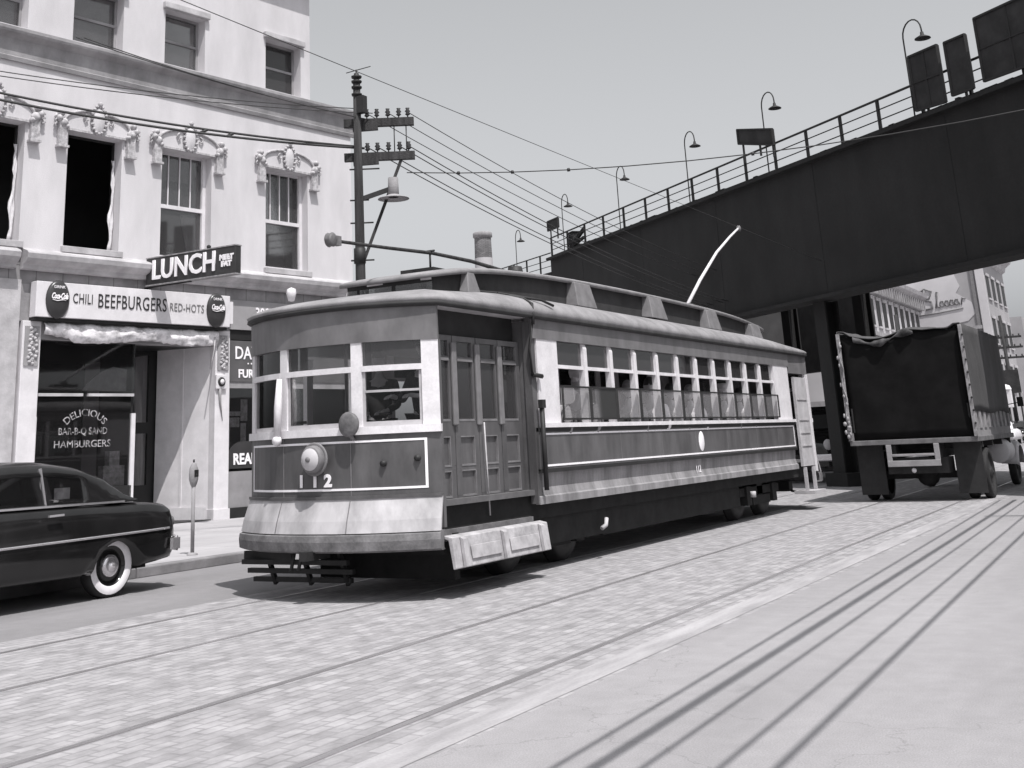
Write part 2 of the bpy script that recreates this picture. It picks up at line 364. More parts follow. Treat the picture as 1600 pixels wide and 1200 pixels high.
# windows
def sash_window(i, a, b, kind):
    fr = MB(); d0, d1 = .27, .33
    if kind != 'open':
        fr.box(a, a + .07, d0, d1, ZB + .08, ZT); fr.box(b - .09, b, d0 - .04, d1, ZB + .08, ZT); fr.box(a + .07, b - .09, d0, d1, ZT - .06, ZT)
        fr.box(a + .07, b - .09, d0, d1, ZB + .08, ZB + .17); zm = 7.22
        fr.box(a + .07, b - .09, d0 - .03, d1, zm - .04, zm + .05)
        w_ = fr.build('window_frame', WHITE, bld)
        mu = MB()
        for k in range(1, 4):
            x = a + .07 + (b - a - .16) * k / 4; mu.box(x - .014, x + .014, d0 + .01, d1 - .01, zm + .05, ZT - .06)
        mu.build('muntin', WHITE, w_)
        g = MB(); g.box(a + .07, b - .09, d1 - .03, d1 - .02, zm + .05, ZT - .06); g.build('upper_pane', GLASSD, w_)
        g = MB(); g.box(a + .07, b - .09, d1 - .03, d1 - .02, ZB + .17, zm - .04); g.build('lower_pane', GLASSD, w_)
        c = MB(); rows = []
        for r in range(9):
            z = ZB + .2 + (zm - ZB - .3) * r / 8
            rows.append([(b - .14 - k * .05 - .16 * (r / 8) * (k / 4), d1 + .06 + .025 * math.sin(k * 2.4 + r * .3), z) for k in range(6)])
        c.grid(rows); c.build('curtain', CURT, w_, solid=.004)
        s_ = MB(); s_.box(a + .07, b - .09, .62, .63, 7.95, 8.5) if kind == 'sash' else s_.box(a + .07, b - .09, .62, .63, 7.6, 8.5); s_.build('roller_blind', mat('dim_blind', .12, .2, 3), w_)
    else:
        fr.box(a, a + .05, .3, .36, ZB + .08, ZT); fr.box(b - .05, b, .3, .36, ZB + .08, ZT); fr.box(a + .05, b - .05, .3, .36, ZT - .05, ZT)
        w_ = fr.build('window_frame', DARKWIN, bld)
        c = MB(); rows = []     # ragged curtain blown along the right jamb
        for r in range(16):
            t_ = r / 15; z = ZB + .1 + 2.1 * t_
            wd = .05 + .16 * abs(noise.noise(Vector((t_ * 4.3, 2.2, 0)))) + .13 * max(0, .35 - t_)
            rows.append([(b - .02 - wd * k / 4, .24 + .03 * math.sin(k * 2 + r), z) for k in range(5)])
        c.grid(rows); c.build('curtain', WHITE, w_, solid=.004)
    s = MB(); s.box(a - .06, b + .06, -.10, .30, ZB - .06, ZB + .08); s.build('sill', STONE_L, w_, bevel=.01)
for i, (a, b) in enumerate(wins): sash_window(i, a, b, 'open' if i in (0, 1) else ('sash' if i == 2 else 'blind'))
for i, (a, b, z0, z1) in enumerate(top):
    f_ = MB(); f_.box(a, a + .06, .3, .36, z0, z1); f_.box(b - .06, b, .3, .36, z0, z1); f_.box(a + .06, b - .06, .3, .36, z1 - .06, z1); f_.box(a + .06, b - .06, .3, .36, z0, z0 + .08)
    f_.box(a + .06, b - .06, .3, .36, (z0 + z1) / 2 - .03, (z0 + z1) / 2 + .03)
    ff = f_.build('window_frame', STONE, bld)
    g = MB(); g.box(a + .06, b - .06, .33, .34, z0 + .08, z1 - .06); g.build('pane', GLASSD, ff)
    g = MB(); g.box(a + .06, b - .06, .42, .43, z0 + .08, z1 - .06); g.build('blind', CURT if i != 3 else mat('grey_blind', .19, .2, 3), ff)
    g = MB(); g.box(a - .08, b + .08, -.1, .02, z1, z1 + .16); g.build('lintel', STONE_L, ff, bevel=.015)
# hoods
def hood(a, b):
    c = (a + b) / 2; hw = (b - a) / 2 + .16; zb = ZT
    h = MB(); n = 20
    arc = [(c - hw * math.cos(math.pi * k / n), zb + .10 + .42 * math.sin(math.pi * k / n) ** .75) for k in range(n + 1)]
    # tympanum
    poly = [(c + hw - .02, zb + .005), ] + [(x, z) for x, z in reversed(arc)] + [(c - hw + .02, zb + .005)]
    h.prism(poly, lambda p, q, t: (p, t, q), -.06, .0)
    ho = h.build('window_hood', WALL, bld)
    r = MB(); r.tube([(x, -.08, z) for x, z in arc], .035, 6); r.bar((a - .02, -.07, zb + .02), (b + .02, -.07, zb + .02), .04, .05); r.build('hood_moulding', ORN, ho)
    s = MB()  # shield in a beaded ring
    s.lathe([(.0, 0), (.14, -.005), (.17, .03)], (0, 0, 0), 'y', 20)
    for i in range(len(s.v)):
        x, y, z = s.v[i]; s.v[i] = (c + x * .95, -.12 + y, zb + .34 + z * 1.75 - (.06 if z < -.1 else 0))
    s.build('shield', WALL, ho)
    q = MB()
    for k in range(16):
        a_ = 2 * math.pi * k / 16; x = c + .185 * math.cos(a_); z = zb + .34 + .32 * math.sin(a_)
        q.lathe([(.0, -.04), (.03, -.032), (.038, 0), (.03, .03)], (x, -.11, z), 'y', 7)
    q.lathe([(.0, -.06), (.05, -.05), (.06, 0)], (c, -.11, zb + .70), 'y', 8)
    for sgn in (-1, 1):
        q.tube([(c + sgn * .3, -.08, zb + .42), (c + sgn * .38, -.1, zb + .36), (c + sgn * .34, -.1, zb + .27), (c + sgn * .27, -.09, zb + .3)], .022, 6)
    q.build('bead_ring', ORN, ho)
    for sgn in (-1, 1):
        k = MB(); x = c + sgn * (hw + .02)
        k.box(x - .10, x + .10, -.11, 0, zb - .38, zb + .12)
        k.box(x - .13, x + .13, -.15, 0, zb - .42, zb - .37)
        for (dx, dz, rr) in ((0, .14, .11), (sgn * .1, .22, .085), (sgn * .05, .34, .07), (-sgn * .08, .06, .06)):
            k.lathe([(.0, -.17), (rr * .5, -.16), (rr, -.11), (rr, 0)], (x + dx, 0, zb + dz), 'y', 10)
        for j in range(3): k.tube([(x + sgn * .15, -.08, zb + .02 + j * .09), (x + sgn * .21, -.09, zb + .06 + j * .09), (x + sgn * .17, -.09, zb + .12 + j * .09)], .024, 5)
        k.build('bracket', ORN, ho)
for a, b in wins: hood(a, b)
# ---- ground floor
mb = MB()
mb.box(-5.24, -4.83, -.06, .5, .13, 4.36); mb.build('pilaster', WHITE, bld, bevel=.012)
mb = MB(); mb.box(-.35, .07, -.06, .5, .13, 4.36); mb.build('pilaster', WHITE, bld, bevel=.012)
for c in (-5.035, -.14):
    o_ = MB(); o_.box(c - .16, c + .16, -.085, -.06, 3.45, 4.25)
    pn = o_.build('pilaster_panel', STONE, bld)
    o_ = MB()
    for k in range(26):
        a_ = k * 2.4; rr = .02 + .11 * ((k * 37) % 11) / 11
        z = 3.5 + .7 * k / 25
        o_.lathe([(.0, -.035), (.03, -.03), (.042, 0)], (c + rr * math.cos(a_), -.085, z), 'y', 7)
    o_.build('foliage_relief', ORN, pn)
mb = MB(); mb.box(-5.26, -4.81, -.09, .5, .131, .45); mb.build('pilaster_base', STONE, bld); mb = MB(); mb.box(-.37, .09, -.09, .5, .131, .36); mb.build('pilaster_base', WHITE, bld)
# left neighbour bay of the same building
mb = MB(); panel_holes(mb, U0, -5.30, .13, 5.2, [(-8.6, -5.9, .9, 3.9)], .0, .4); mb.build('side_bay_wall', STONE_L, bld)
mb = MB(); mb.box(-8.6, -5.9, .3, .31, .9, 3.9); mb.build('side_bay_pane', DARKWIN, bld)
# signboard backing and recessed shopfront
mb = MB(); mb.box(-4.83, -.35, 0.0, .4, 4.0, 5.12); mb.box(-5.3, -4.83, .02, .4, 4.36, 5.12); mb.box(-.35, .12, .02, .4, 4.36, 5.12); mb.build('shop_lintel', STONE, bld)
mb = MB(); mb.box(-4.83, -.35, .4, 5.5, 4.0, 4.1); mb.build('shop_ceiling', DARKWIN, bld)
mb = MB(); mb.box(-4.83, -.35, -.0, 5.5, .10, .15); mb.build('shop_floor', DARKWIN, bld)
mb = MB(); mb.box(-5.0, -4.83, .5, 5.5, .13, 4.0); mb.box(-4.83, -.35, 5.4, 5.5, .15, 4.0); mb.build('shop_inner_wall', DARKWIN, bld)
mb = MB(); mb.prism([(-.352, .02), (-.36, .14), (-.90, 1.45), (-.7, 1.5), (-.2, .3)], lambda p, q, t: (p, q, t), .151, 3.999); mb.build('entrance_side_wall', WHITE, bld)
mb = MB(); mb.prism([(-.62, .78), (-.64, .84), (-.66, .83), (-.64, .77)], lambda p, q, t: (p, q, t), .152, 3.998); mb.prism([(-.40, .18), (-.90, 1.40), (-.92, 1.39), (-.42, .16)], lambda p, q, t: (p, q, t), .152, .42); mb.build('entrance_trim', WHITE, bld)
mb = MB(); mb.box(-1.0, -.3, 1.5, 1.6, .151, 4.0); panel_holes(mb, -2.36, -1.0, .151, 3.99, [(-2.28, -1.75, .95, 2.1), (-1.62, -1.08, .95, 2.1), (-2.28, -1.08, 2.35, 3.9)], 1.5, 1.58); mb.build('entrance_door', DARKWIN, bld)
mb = MB(); mb.box(-2.28, -1.08, 1.53, 1.54, .95, 2.1); mb.box(-2.28, -1.08, 1.53, 1.54, 2.35, 3.9); mb.build('entrance_door_pane', GLASSS, bld)
mb = MB(); mb.prism([(-2.44, .2), (-2.38, .2), (-2.30, 1.5), (-2.36, 1.5)], lambda p, q, t: (p, q, t), .151, 3.99); mb.build('shop_return_window', DARKWIN, bld)
# display window
mb = MB(); mb.box(-4.83, -2.42, .12, .2, .13, 1.0); mb.build('shop_stallriser', DARKWIN, bld)
mb = MB(); mb.box(-4.80, -4.72, .12, .2, 1.0, 2.45); mb.box(-2.46, -2.36, .12, .2, .15, 2.5); sf = mb.build('shopfront_post', WHITE, bld)
mb = MB(); mb.box(-4.72, -3.68, .11, .2, 2.86, 2.92); mb.box(-3.55, -2.42, .11, .2, 2.86, 2.92); mb.build('transom_bar', STONE_L, bld)
mb = MB(); mb.box(-4.72, -2.46, .16, .17, 1.0, 2.86); mb.build('shop_pane', GLASSS, bld)
mb = MB(); mb.box(-4.72, -2.40, .16, .17, 2.92, 4.0); mb.build('transom_pane', GLASSS, bld)
mb = MB(); rows = []
mb.prism([(-3.6, 2.98), (-2.5, 2.98), (-2.5, 3.45), (-2.85, 3.5), (-3.2, 3.36), (-3.5, 3.12)], lambda p, q, t: (p, t, q), .30, .33); mb.build('awning_remnant', mat('dim_cloth', .3, .4, 4), bld)
text_mesh('DELICIOUS', .21, .003, LETF, 'window_lettering', bld, onwall(-3.58, .150, 2.52), sx=1.05, arc=.66)
text_mesh('BAR-B-Q SAND', .20, .003, LETF, 'window_lettering', bld, onwall(-3.62, .150, 2.14), sx=.86)
text_mesh('HAMBURGERS', .21, .003, LETF, 'window_lettering', bld, onwall(-3.62, .150, 1.88), sx=1.02)
mb = MB(); mb.box(-3.0, -2.48, .30, .5, 1.0, 1.42); mb.box(-2.85, -2.6, .32, .5, 1.42, 1.72); mb.build('display_card', PAPER, bld)
# dial box on the right pilaster
mb = MB(); mb.box(-.36, -.06, -.12, -.06, 3.02, 3.34)
bx = tag(mb.build('meter_box', WHITE, None, bevel=.01), 'small square box with a round dial on the white pilaster', 'meter'); bx.location = (FX, FY, 0); bx.rotation_euler = (0, 0, FA)
q = MB(); q.lathe([(.0, -.15), (.09, -.15), (.11, -.12)], (-.21, 0, 3.18), 'y', 18); q.build('dial', DARK, bx); q = MB(); q.lathe([(0, -.158), (.06, -.158), (.06, -.15)], (-.21, 0, 3.18), 'y', 14); q.build('dial_face', WHITE, bx)
q = MB(); q.tube([(-.24, -.09, 3.02), (-.22, -.09, 2.7), (-.14, -.08, 2.3)], [.04, .025, .006], 7); q.build('conduit', STONE, bx)
# right shop of the same building
mb = MB(); mb.box(.07, U1, -.0, .4, 4.42, 5.12); mb.build('right_fascia', mat('right_fascia_paint', .30, .15, 2), bld)
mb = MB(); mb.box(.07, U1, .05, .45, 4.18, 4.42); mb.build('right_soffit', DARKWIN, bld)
mb = MB(); mb.box(.10, U1 - .1, .04, .12, 3.20, 4.16); mb.build('right_signband', mat('right_signband_paint', .10, .2, 2), bld)
mb = MB(); mb.box(.10, U1 - .1, .06, .12, 3.05, 3.2); mb.build('signband_ledge', STONE, bld)
mb = MB(); mb.box(.10, U1 - .1, .04, .2, .36, 1.16); mb.build('right_stallriser', mat('stallriser_paint', .26, .2, 2), bld)
mb = MB(); mb.box(.10, U1 - .1, .0, .2, .131, .36); mb.build('right_plinth', DARKWIN, bld)
mb = MB(); mb.box(.07, .13, .02, .2, .36, 3.05); mb.box(2.0, 2.1, .02, .2, 1.16, 3.05); mb.box(U1 - .2, U1, .0, .2, .13, 4.42); mb.build('right_shop_mullion', STONE, bld)
mb = MB(); mb.box(.13, 2.0, .14, .15, 1.16, 3.05); mb.box(2.1, U1 - .2, .14, .15, 1.16, 3.05); mb.build('right_shop_pane', GLASSS, bld)
mb = MB(); mb.box(.07, U1 - .3, 2.4, 2.5, .13, 4.4); mb.build('right_shop_inner_wall', DARKWIN, bld)
text_mesh('300 D. DAVIS', .38, .004, LETW, 'fascia_lettering', bld, onwall(1.75, -.008, 4.82), sx=.8, bold=.006)
text_mesh('DAVIS', .42, .004, LETW, 'signband_lettering', bld, onwall(.78, .032, 3.86), sx=.86, bold=.006)
text_mesh('FURNISHINGS', .27, .004, LETW, 'signband_lettering', bld, onwall(1.22, .032, 3.38), sx=.98, bold=.008)
text_mesh('• • • • • • •', .16, .004, LETW, 'signband_lettering', bld, onwall(1.0, .032, 3.62), sx=1)
for (u, z, w_, h_) in ((.18, 2.42, .5, .10), (.20, 2.16, .38, .22), (.16, 1.72, .14, .5), (.62, 2.3, .2, .5), (.62, 1.7, .16, .55), (1.0, 2.2, .34, .3), (1.45, 1.6, .3, .4), (2.3, 2.2, .5, .4), (3.0, 1.6, .4, .5)):
    q = MB(); q.box(u, u + w_, .20, .21, z, z + h_); q.build('window_card', PAPER, bld)
q = MB(); cc = .66
pts = [(cc + .56 * math.cos(math.pi * k / 16), 1.22 + .62 * math.sin(math.pi * k / 16) ** .8) for k in range(17)]
q.prism(pts, lambda p, r, t: (p, t, r), .10, .125); q.build('round_topped_panel', SIGNK, bld)
text_mesh('REAL', .34, .004, LETW, 'panel_lettering', bld, onwall(.66, .092, 1.42), sx=.9, bold=.012)

# ---- signs fixed on the building (things)
def wallthing(o, label, cat, group=None):
    o.location = (FX, FY, 0); o.rotation_euler = (0, 0, FA); return tag(o, label, cat, group)
mb = MB(); mb.box(-5.10, -.10, -.26, -.02, 4.43, 5.16)
sgn = wallthing(mb.build('shop_signboard', WHITE, None, bevel=.01), 'long white signboard lettered for chili, beefburgers and red-hots', 'sign')
mb = MB(); mb.box(-.098, .04, -.2, -.02, 4.52, 5.04); mb.build('end_block', WHITE, sgn)
text_mesh('CHILI', .30, .004, BLACKP, 'lettering', sgn, onwall(-4.02, -.268, 4.84), sx=.62, spacing=1.1)
text_mesh('BEEFBURGERS', .42, .004, BLACKP, 'lettering', sgn, onwall(-2.78, -.268, 4.82), sx=.64, spacing=1.08)
text_mesh('RED-HOTS', .26, .004, VENT, 'lettering', sgn, onwall(-1.34, -.268, 4.80), sx=.72, spacing=1.1)
def script(parent, cx, y, cz, s_, m, name='script_lettering'):
    text_mesh('Coca-Cola', s_ * .62, .003, m, name, parent, onwall(cx, y, cz), sx=.60, shear=.35, bold=.006, spacing=.86)
    q = MB(); q.tube([(cx - .16, y, cz - .075), (cx - .05, y, cz - .095), (cx + .08, y, cz - .07), (cx + .15, y, cz - .085)], [.004, .009, .009, .004], 5); q.build('script_swash', m, parent)
for (u, lb) in ((-4.62, 'dark oval soft drink button at the left end of the long signboard'), (-.52, 'dark oval soft drink button at the right end of the long signboard')):
    mb = MB(); n = 28
    ring = lambda f, y: [(.27 * f * math.cos(2 * math.pi * k / n) * (1 - .12 * math.sin(2 * math.pi * k / n) * 0), y, 4.80 + .40 * f * math.sin(2 * math.pi * k / n)) for k in range(n)]
    mb.grid([ring(.01, -.345), ring(.5, -.34), ring(.85, -.32), ring(1, -.29), ring(1, -.262)], close=True)
    for i in range(len(mb.v)): mb.v[i] = (mb.v[i][0] + u, mb.v[i][1], mb.v[i][2])
    ov = wallthing(mb.build('drink_button_sign', SIGNK), lb, 'sign', 'oval drink button signs')
    script(ov, u, -.352, 4.86, .27, LETW)
    text_mesh('DRINK', .085, .003, LETW, 'small_lettering', ov, onwall(u, -.342, 5.05))
# LUNCH sign, perpendicular to the street
mb = MB()
ls = thing('lunch_sign', 'dark projecting neon sign reading LUNCH above the white signboard', 'sign', (-19.82, 19.17, 0), 0)
mb.box(.10, 2.75, -.09, .09, 5.27, 5.86); mb.build('sign_box', SIGNK, ls, bevel=.01)
mb = MB(); mb.box(.09, 2.76, -.10, .10, 5.86, 5.885); mb.box(.09, 2.76, -.10, .10, 5.245, 5.27); mb.build('sign_rim', LETG, ls)
text_mesh('LUNCH', .60, .012, LETW, 'lettering', ls, onwall(1.25, -.105, 5.565), sx=.93, bold=.014, spacing=1.02)
for s_, z in (('MEET', 5.63), ('EAT', 5.49)): text_mesh(s_, .15, .006, LETW, 'small_lettering', ls, onwall(2.5, -.10, z), sx=1.1, bold=.012)
mb = MB(); mb.tube([(-.55, 0, 5.15), (-.1, 0, 5.2), (.3, 0, 5.235), (1.4, 0, 5.24)], .022, 6); mb.tube([(-.5, 0, 5.17), (-.52, -.02, 4.9), (-.46, -.02, 4.55)], .018, 6)
mb.tube([(-1.0, 0, 5.9), (0, 0, 5.75)], .02, 6); mb.build('bracket', DARK, ls)
mb = MB(); mb.lathe([(0, 0), (.04, .01), (.05, .06), (.03, .09), (0, .1)], (1.9, 0, 5.885), 'z', 10); mb.build('cable_gland', DARK, ls)
# awning: rolled, crumpled pale canvas
mb = MB(); rows = []
for r in range(9):
    t_ = r / 8; row = []
    for k in range(70):
        u = -4.80 + 4.47 * k / 69; n_ = noise.noise(Vector((u * 3.1, t_ * 2.2, 0))); n2 = noise.noise(Vector((u * 9, t_ * 5, 3)))
        low = 3.99 + .05 * math.sin(u * 2.1) + .03 * n2 + (.05 if u > -1.0 else 0) + (.07 if u < -4.2 else 0)
        row.append((u, -.09 - .07 * math.sin(math.pi * (t_ * .9 + .05)) - .05 * n_ - .03 * n2, 4.34 + (low - 4.34) * t_ + .02 * n_))
    rows.append(row)
mb.grid(rows)
aw = wallthing(mb.build('rolled_awning', CANVASW, None, solid=.008), 'rolled up crumpled pale canvas awning below the white signboard', 'awning')
mb = MB(); mb.tube([(-4.82, -.10, 4.36), (-.33, -.10, 4.36)], .03, 7); mb.build('roller_tube', DARK, aw)
mb = MB(); mb.box(-5.08, -.14, -.20, -.0, 4.365, 4.425); mb.build('awning_housing', DARK, aw)
mb = MB(); mb.tube([(-.44, -.15, 4.2), (-.50, -.2, 3.9), (-.62, -.22, 3.45)], .016, 6); mb.build('awning_arm', STONE_L, aw)

# ================================================================== CHIMNEY far left
ch = thing('brick_chimney', 'round brick chimney stack rising behind the streetcar roof', 'chimney', (-30.0, 52.3, 0))
mb = MB(); mb.lathe([(.52, 0), (.46, 10.6), (.46, 10.7)], (0, 0, 0), 'z', 28); mb.build('base_shaft', FARW, ch)
mb = MB(); mb.lathe([(.45, 10.7), (.43, 11.75), (.42, 11.8)], (0, 0, 0), 'z', 28); mb.build('shaft', BRICKC, ch)
mb = MB(); mb.lathe([(.43, 11.75), (.50, 11.8), (.50, 12.0), (.44, 12.05), (.33, 12.05), (.33, 11.5)], (0, 0, 0), 'z', 28); mb.build('cap', STONE, ch)
mb = MB(); mb.box(-34, -26, 53.5, 63, 0, 7.2); bb = tag(mb.build('boiler_house', FARG), 'low grey boiler house under the chimney', 'building')
mb = MB(); mb.box(-34.2, -25.8, 53.3, 63.2, 7.2, 7.5); mb.build('parapet', CONC, bb)

# ================================================================== UTILITY POLE
PX, PY = -13.3, 18.4; AD = Vector((.853, .522, 0)).normalized()
up_ = thing('utility_pole', 'tall dark wooden utility pole with two crossarms behind the front of the streetcar', 'pole', (PX, PY, .13))
Z = lambda z: z - .13
def pp(t, z, off=0): return (AD.x * t - AD.y * off, AD.y * t + AD.x * off, Z(z))
mb = MB(); mb.tube([(0, 0, 0), (0.01, 0, 3), (0, .01, 6), (0, 0, Z(8.62))], [.12, .105, .09, .072], 12); mb.build('shaft', POLE, up_)
mb = MB(); mb.tube([(0, 0, Z(8.62)), (0, 0, Z(8.8))], [.06, .05], 8)
for k, z in enumerate((8.35, 8.5, 8.62, 8.72)): mb.lathe([(.02, -.03), (.10, -.02), (.11, .02), (.03, .04)], (0, 0, Z(z)), 'z', 9)
mb.box(.04, .2, -.07, .07, Z(7.95), Z(8.3)); mb.tube([(-.25, 0, Z(8.86)), (.35, 0, Z(8.88))], .01, 5); mb.tube([(0, 0, Z(8.7)), (0, 0, Z(8.88))], .02, 5)
mb.build('pole_top_fitting', DARK, up_)
for zi, z in enumerate((7.80, 7.10)):
    mb = MB(); mb.bar(pp(-.28, z, .16), pp(1.12, z, .16), .12, .16); mb.bar(pp(-.1, z - .12, .13), pp(.4, z - .1, .13), .08, .12)
    arm = mb.build('crossarm', POLE, up_)
    mb = MB()
    for t in (.18, .38, .60, .82, 1.0):
        x, y, zz = pp(t, z + .08, .16); mb.tube([(x, y, zz), (x, y, zz + .08)], .014, 6)
        mb.lathe([(.03, .05), (.055, .07), (.03, .10), (.058, .13), (.03, .17), (.045, .2), (.0, .215)], (x, y, zz), 'z', 10)
    x, y, zz = pp(0.03 + .05, z + .08, .16)
    mb.build('insulator', INS, arm)
mb = MB(); mb.bar(pp(.08, 5.05, .1), pp(.86, 7.06, .16), .05, .06); mb.build('brace', POLE, up_)
mb = MB(); mb.tube([pp(.72, 7.14, .16), pp(.72, 7.72, .16)], .012, 5); mb.tube([pp(.96, 7.14, .16), pp(.96, 7.72, .16)], .012, 5); mb.build('jumper', WIREM, up_)
for z, l in ((6.82, .42), (5.75, .28), (5.02, .28), (4.55, .18), (6.2, .2)):
    mb = MB(); mb.tube([pp(-.17, z), pp(l, z)], .016, 6); mb.build('step_iron', DARK, up_)
mb = MB(); mb.lathe([(.085, 0), (.115, .01), (.115, .3), (.085, .31)], (0, 0, Z(4.95)), 'z', 12); mb.build('band', DARK, up_)
mb = MB(); mb.bar(pp(.05, 6.22), pp(.62, 6.40), .05, .09); la = mb.build('lamp_arm', DARK, up_)
x, y, z = pp(.68, 6.42)
mb = MB(); mb.lathe([(0, .22), (.10, .2), (.11, -.12), (.09, -.14)], (x, y, z), 'z', 14); mb.build('lamp_housing', STONE, la)
mb = MB(); mb.lathe([(.09, -.13), (.16, -.17), (.30, -.21), (.31, -.225), (.10, -.19)], (x, y, z), 'z', 22); mb.build('lamp_reflector', CONC, la)

# ---- overhead wires
def wire(p, q, label, r=.008, sag=.15, m=WIREM, group='overhead wires', n=14, extra=None):
    p = Vector(p); q = Vector(q); pts = [p.lerp(q, k / n) - Vector((0, 0, sag * 4 * (k / n) * (1 - k / n))) for k in range(n + 1)]
    mb = MB(); mb.tube(pts, r, 5)
    if extra: extra(mb, pts)
    return tag(mb.build('overhead_wire', m), label, 'wire', group)
def wp(t, z, off=.16): a = pp(t, z, off); return Vector((a[0] + PX, a[1] + PY, a[2] + .13))
names = ['innermost', 'second', 'third', 'fourth', 'outermost']
for i, t in enumerate((.18, .38, .60, .82, 1.0)):
    if i in (0, 2, 4):
        wire(wp(t, 8.0), (-12.6 - .25 * (4 - i), 37.6 + .2 * (4 - i), 6.62), 'wire from the %s insulator of the upper crossarm towards the bridge' % names[i], .009, .25)
    if i in (0, 1, 3, 4):
        wire(wp(t, 7.3), (-12.2 - .25 * (4 - i), 37.2 + .2 * (4 - i), 5.55), 'wire from the %s insulator of the lower crossarm towards the bridge' % names[i], .011, .3)
wire(wp(.1, 8.1), (-17.2, 12.75, 8.25), 'upper thin wire crossing the building cornice to the left', .010, .1)
wire(wp(.3, 8.0), (-17.2, 12.9, 8.18), 'second thin wire crossing the building cornice to the left', .010, .1)
wire(wp(.1, 7.9), (-15.3, 13.2, 8.55), 'steeper wire rising left across the third floor window', .010, .1)
wire(wp(.3, 7.85), (-15.5, 13.2, 8.6), 'steeper wire rising left just above the grey cornice', .010, .1)
def lump(mb, pts):
    for k in (5, 6): mb.tube([pts[k], pts[k].lerp(pts[k + 1], .25) - Vector((0, 0, .08))], .03, 6)
wire(wp(-.02, 7.32), (-17.3, 12.7, 7.90), 'upper thick black cable running left past the window hoods', .024, .12, extra=lump)
wire(wp(.12, 7.28), (-17.3, 12.7, 7.77), 'lower thick black cable running left past the window hoods', .026, .14)
# span wire with hangers
def beads(mb, pts):
    for k in (1, 2, 3, 6):
        mb.lathe([(0, -.03), (.035, -.02), (.035, .02), (0, .03)], tuple(pts[k]), 'x', 7)
wire(wp(.95, 6.75), (3.2, 20.5, 6.75), 'span wire with small insulators crossing the street from the pole', .010, .62, extra=beads)
wire((-8.17, -14.0, 6.05), (-8.17, 33.0, 5.98), 'trolley wire above the streetcar track', .005, .0)
# mast pole beyond the right edge of the view: its cables throw the parallel shadows on the right lane
mp_ = thing('mast_pole', 'dark pole with a long mast arm carrying feeder cables over the right lane', 'pole', (3.2, 20.45, 0))
mb = MB(); mb.tube([(0, 0, 0), (0, 0, 8.2)], [.16, .11], 10); mb.build('shaft', POLE, mp_)
mb = MB(); mb.bar((.3, 0, 6.5), (-3.95, 0, 6.5), .16, .12); mb.build('mast_arm', DARK, mp_)
for (xa, xb, r, nm) in ((-3.03, -3.51, .019, 'leftmost thin'), (-2.84, -3.26, .036, 'thick'), (-2.62, -3.05, .019, 'middle thin'), (-2.28, -2.72, .019, 'fourth'), (-2.03, -2.46, .024, 'rightmost')):
    dx = (xb - xa) / 13.8; ox = .40 * 6.6; oy = -.27 * 6.6
    p = (xa - dx * 22 + ox, 8.5 - 22 + oy, 6.6); q = (xa + dx * 19.4 + ox, 8.5 + 18.2 + oy, 6.6)
    wire(p, q, nm + ' feeder cable whose shadow lies along the right lane', r, 0.0, group='feeder cables above the right lane', n=4)

# ================================================================== BRIDGE
BD = Vector((-.7477332, .6639993, 0)); BN = Vector((-.6639993, -.7477332, 0))      # along, towards the viewer
BX, BY = -4.518, 29.940; BA = math.atan2(BD.y, BD.x)
br = thing('railway_bridge', 'massive dark steel plate girder railway bridge crossing the street diagonally', 'bridge', (BX, BY, 0), BA)
topz = lambda u: 8.74 + .0205 * (u + 3)
mb = MB()
n = 60; us = [-24 + 49.2 * k / n for k in range(n + 1)]
rows = []
for u in us: rows.append([(u, 0, 5.0), (u, 0, topz(u)), (u, -.3, topz(u)), (u, -.3, 5.0)])
mb.grid(rows, smooth=False, close=True); mb.add(rows[0], [(0, 1, 2, 3)]); mb.add(rows[-1], [(3, 2, 1, 0)])
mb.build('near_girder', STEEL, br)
for k in range(9):
    u = -23 + k * 5.6; mb = MB(); mb.box(u - .14, u + .14, 0.002, .006, 5.12, topz(u) - .12); mb.build('splice_plate', STEEL, br)
mb = MB()
for z0, f in ((5.0, None), (None, 1)):
    rows = []
    for u in us:
        z = 4.97 if z0 else topz(u) - .10
        rows.append([(u, .22, z), (u, .22, z + .1), (u, -.5, z + .1), (u, -.5, z)])
    mb.grid(rows, smooth=False, close=True); mb.add(rows[0], [(0, 1, 2, 3)]); mb.add(rows[-1], [(3, 2, 1, 0)])
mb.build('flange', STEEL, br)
# ragged ballast and timber ends on top edge
mb = MB(); rnd = random.Random(3)
for k in range(90):
    u = -12 + rnd.random() * 37; z = topz(u); l = .1 + rnd.random() * .5
    mb.box(u, u + l, -.35, .05 + rnd.random() * .1, z + .002, z + .03 + rnd.random() * .07)
bal = mb.build('timber_ballast_edge', UNDER, br); bal['kind'] = 'stuff'
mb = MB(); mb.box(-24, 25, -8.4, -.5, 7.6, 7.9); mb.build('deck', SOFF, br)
mb = MB(); mb.box(-24, 25, -8.7, -8.4, 6.5, 9.0); mb.build('far_girder', STEEL, br)
mb = MB()
for k in range(20): mb.box(-23 + k * 2.4, -22.7 + k * 2.4, -8.38, -.52, 6.6, 7.58)
for y in (-2.4, -4.4, -6.4): mb.box(-23.5, 24.6, y - .15, y + .15, 6.9, 7.57)
mb.build('cross_beams', STEEL, br)
for (u, y) in ((5.75, -.25), (17.5, -.25), (15.3, -8.4), (20.3, -8.4), (-16.0, -.25), (-16, -8.4)):
    ht = 4.965 if y > -1 else 6.49
    mb = MB(); mb.box(u - .28, u + .28, y - .05, y + .0, 0, ht); mb.box(u - .28, u + .28, y - .45, y - .4, 0, ht); mb.box(u - .05, u + .05, y - .4, y - .05, 0, ht)
    mb.box(u - .5, u + .5, y - .6, y + .12, 0, .35)
    mb.build('column', STEEL, br)
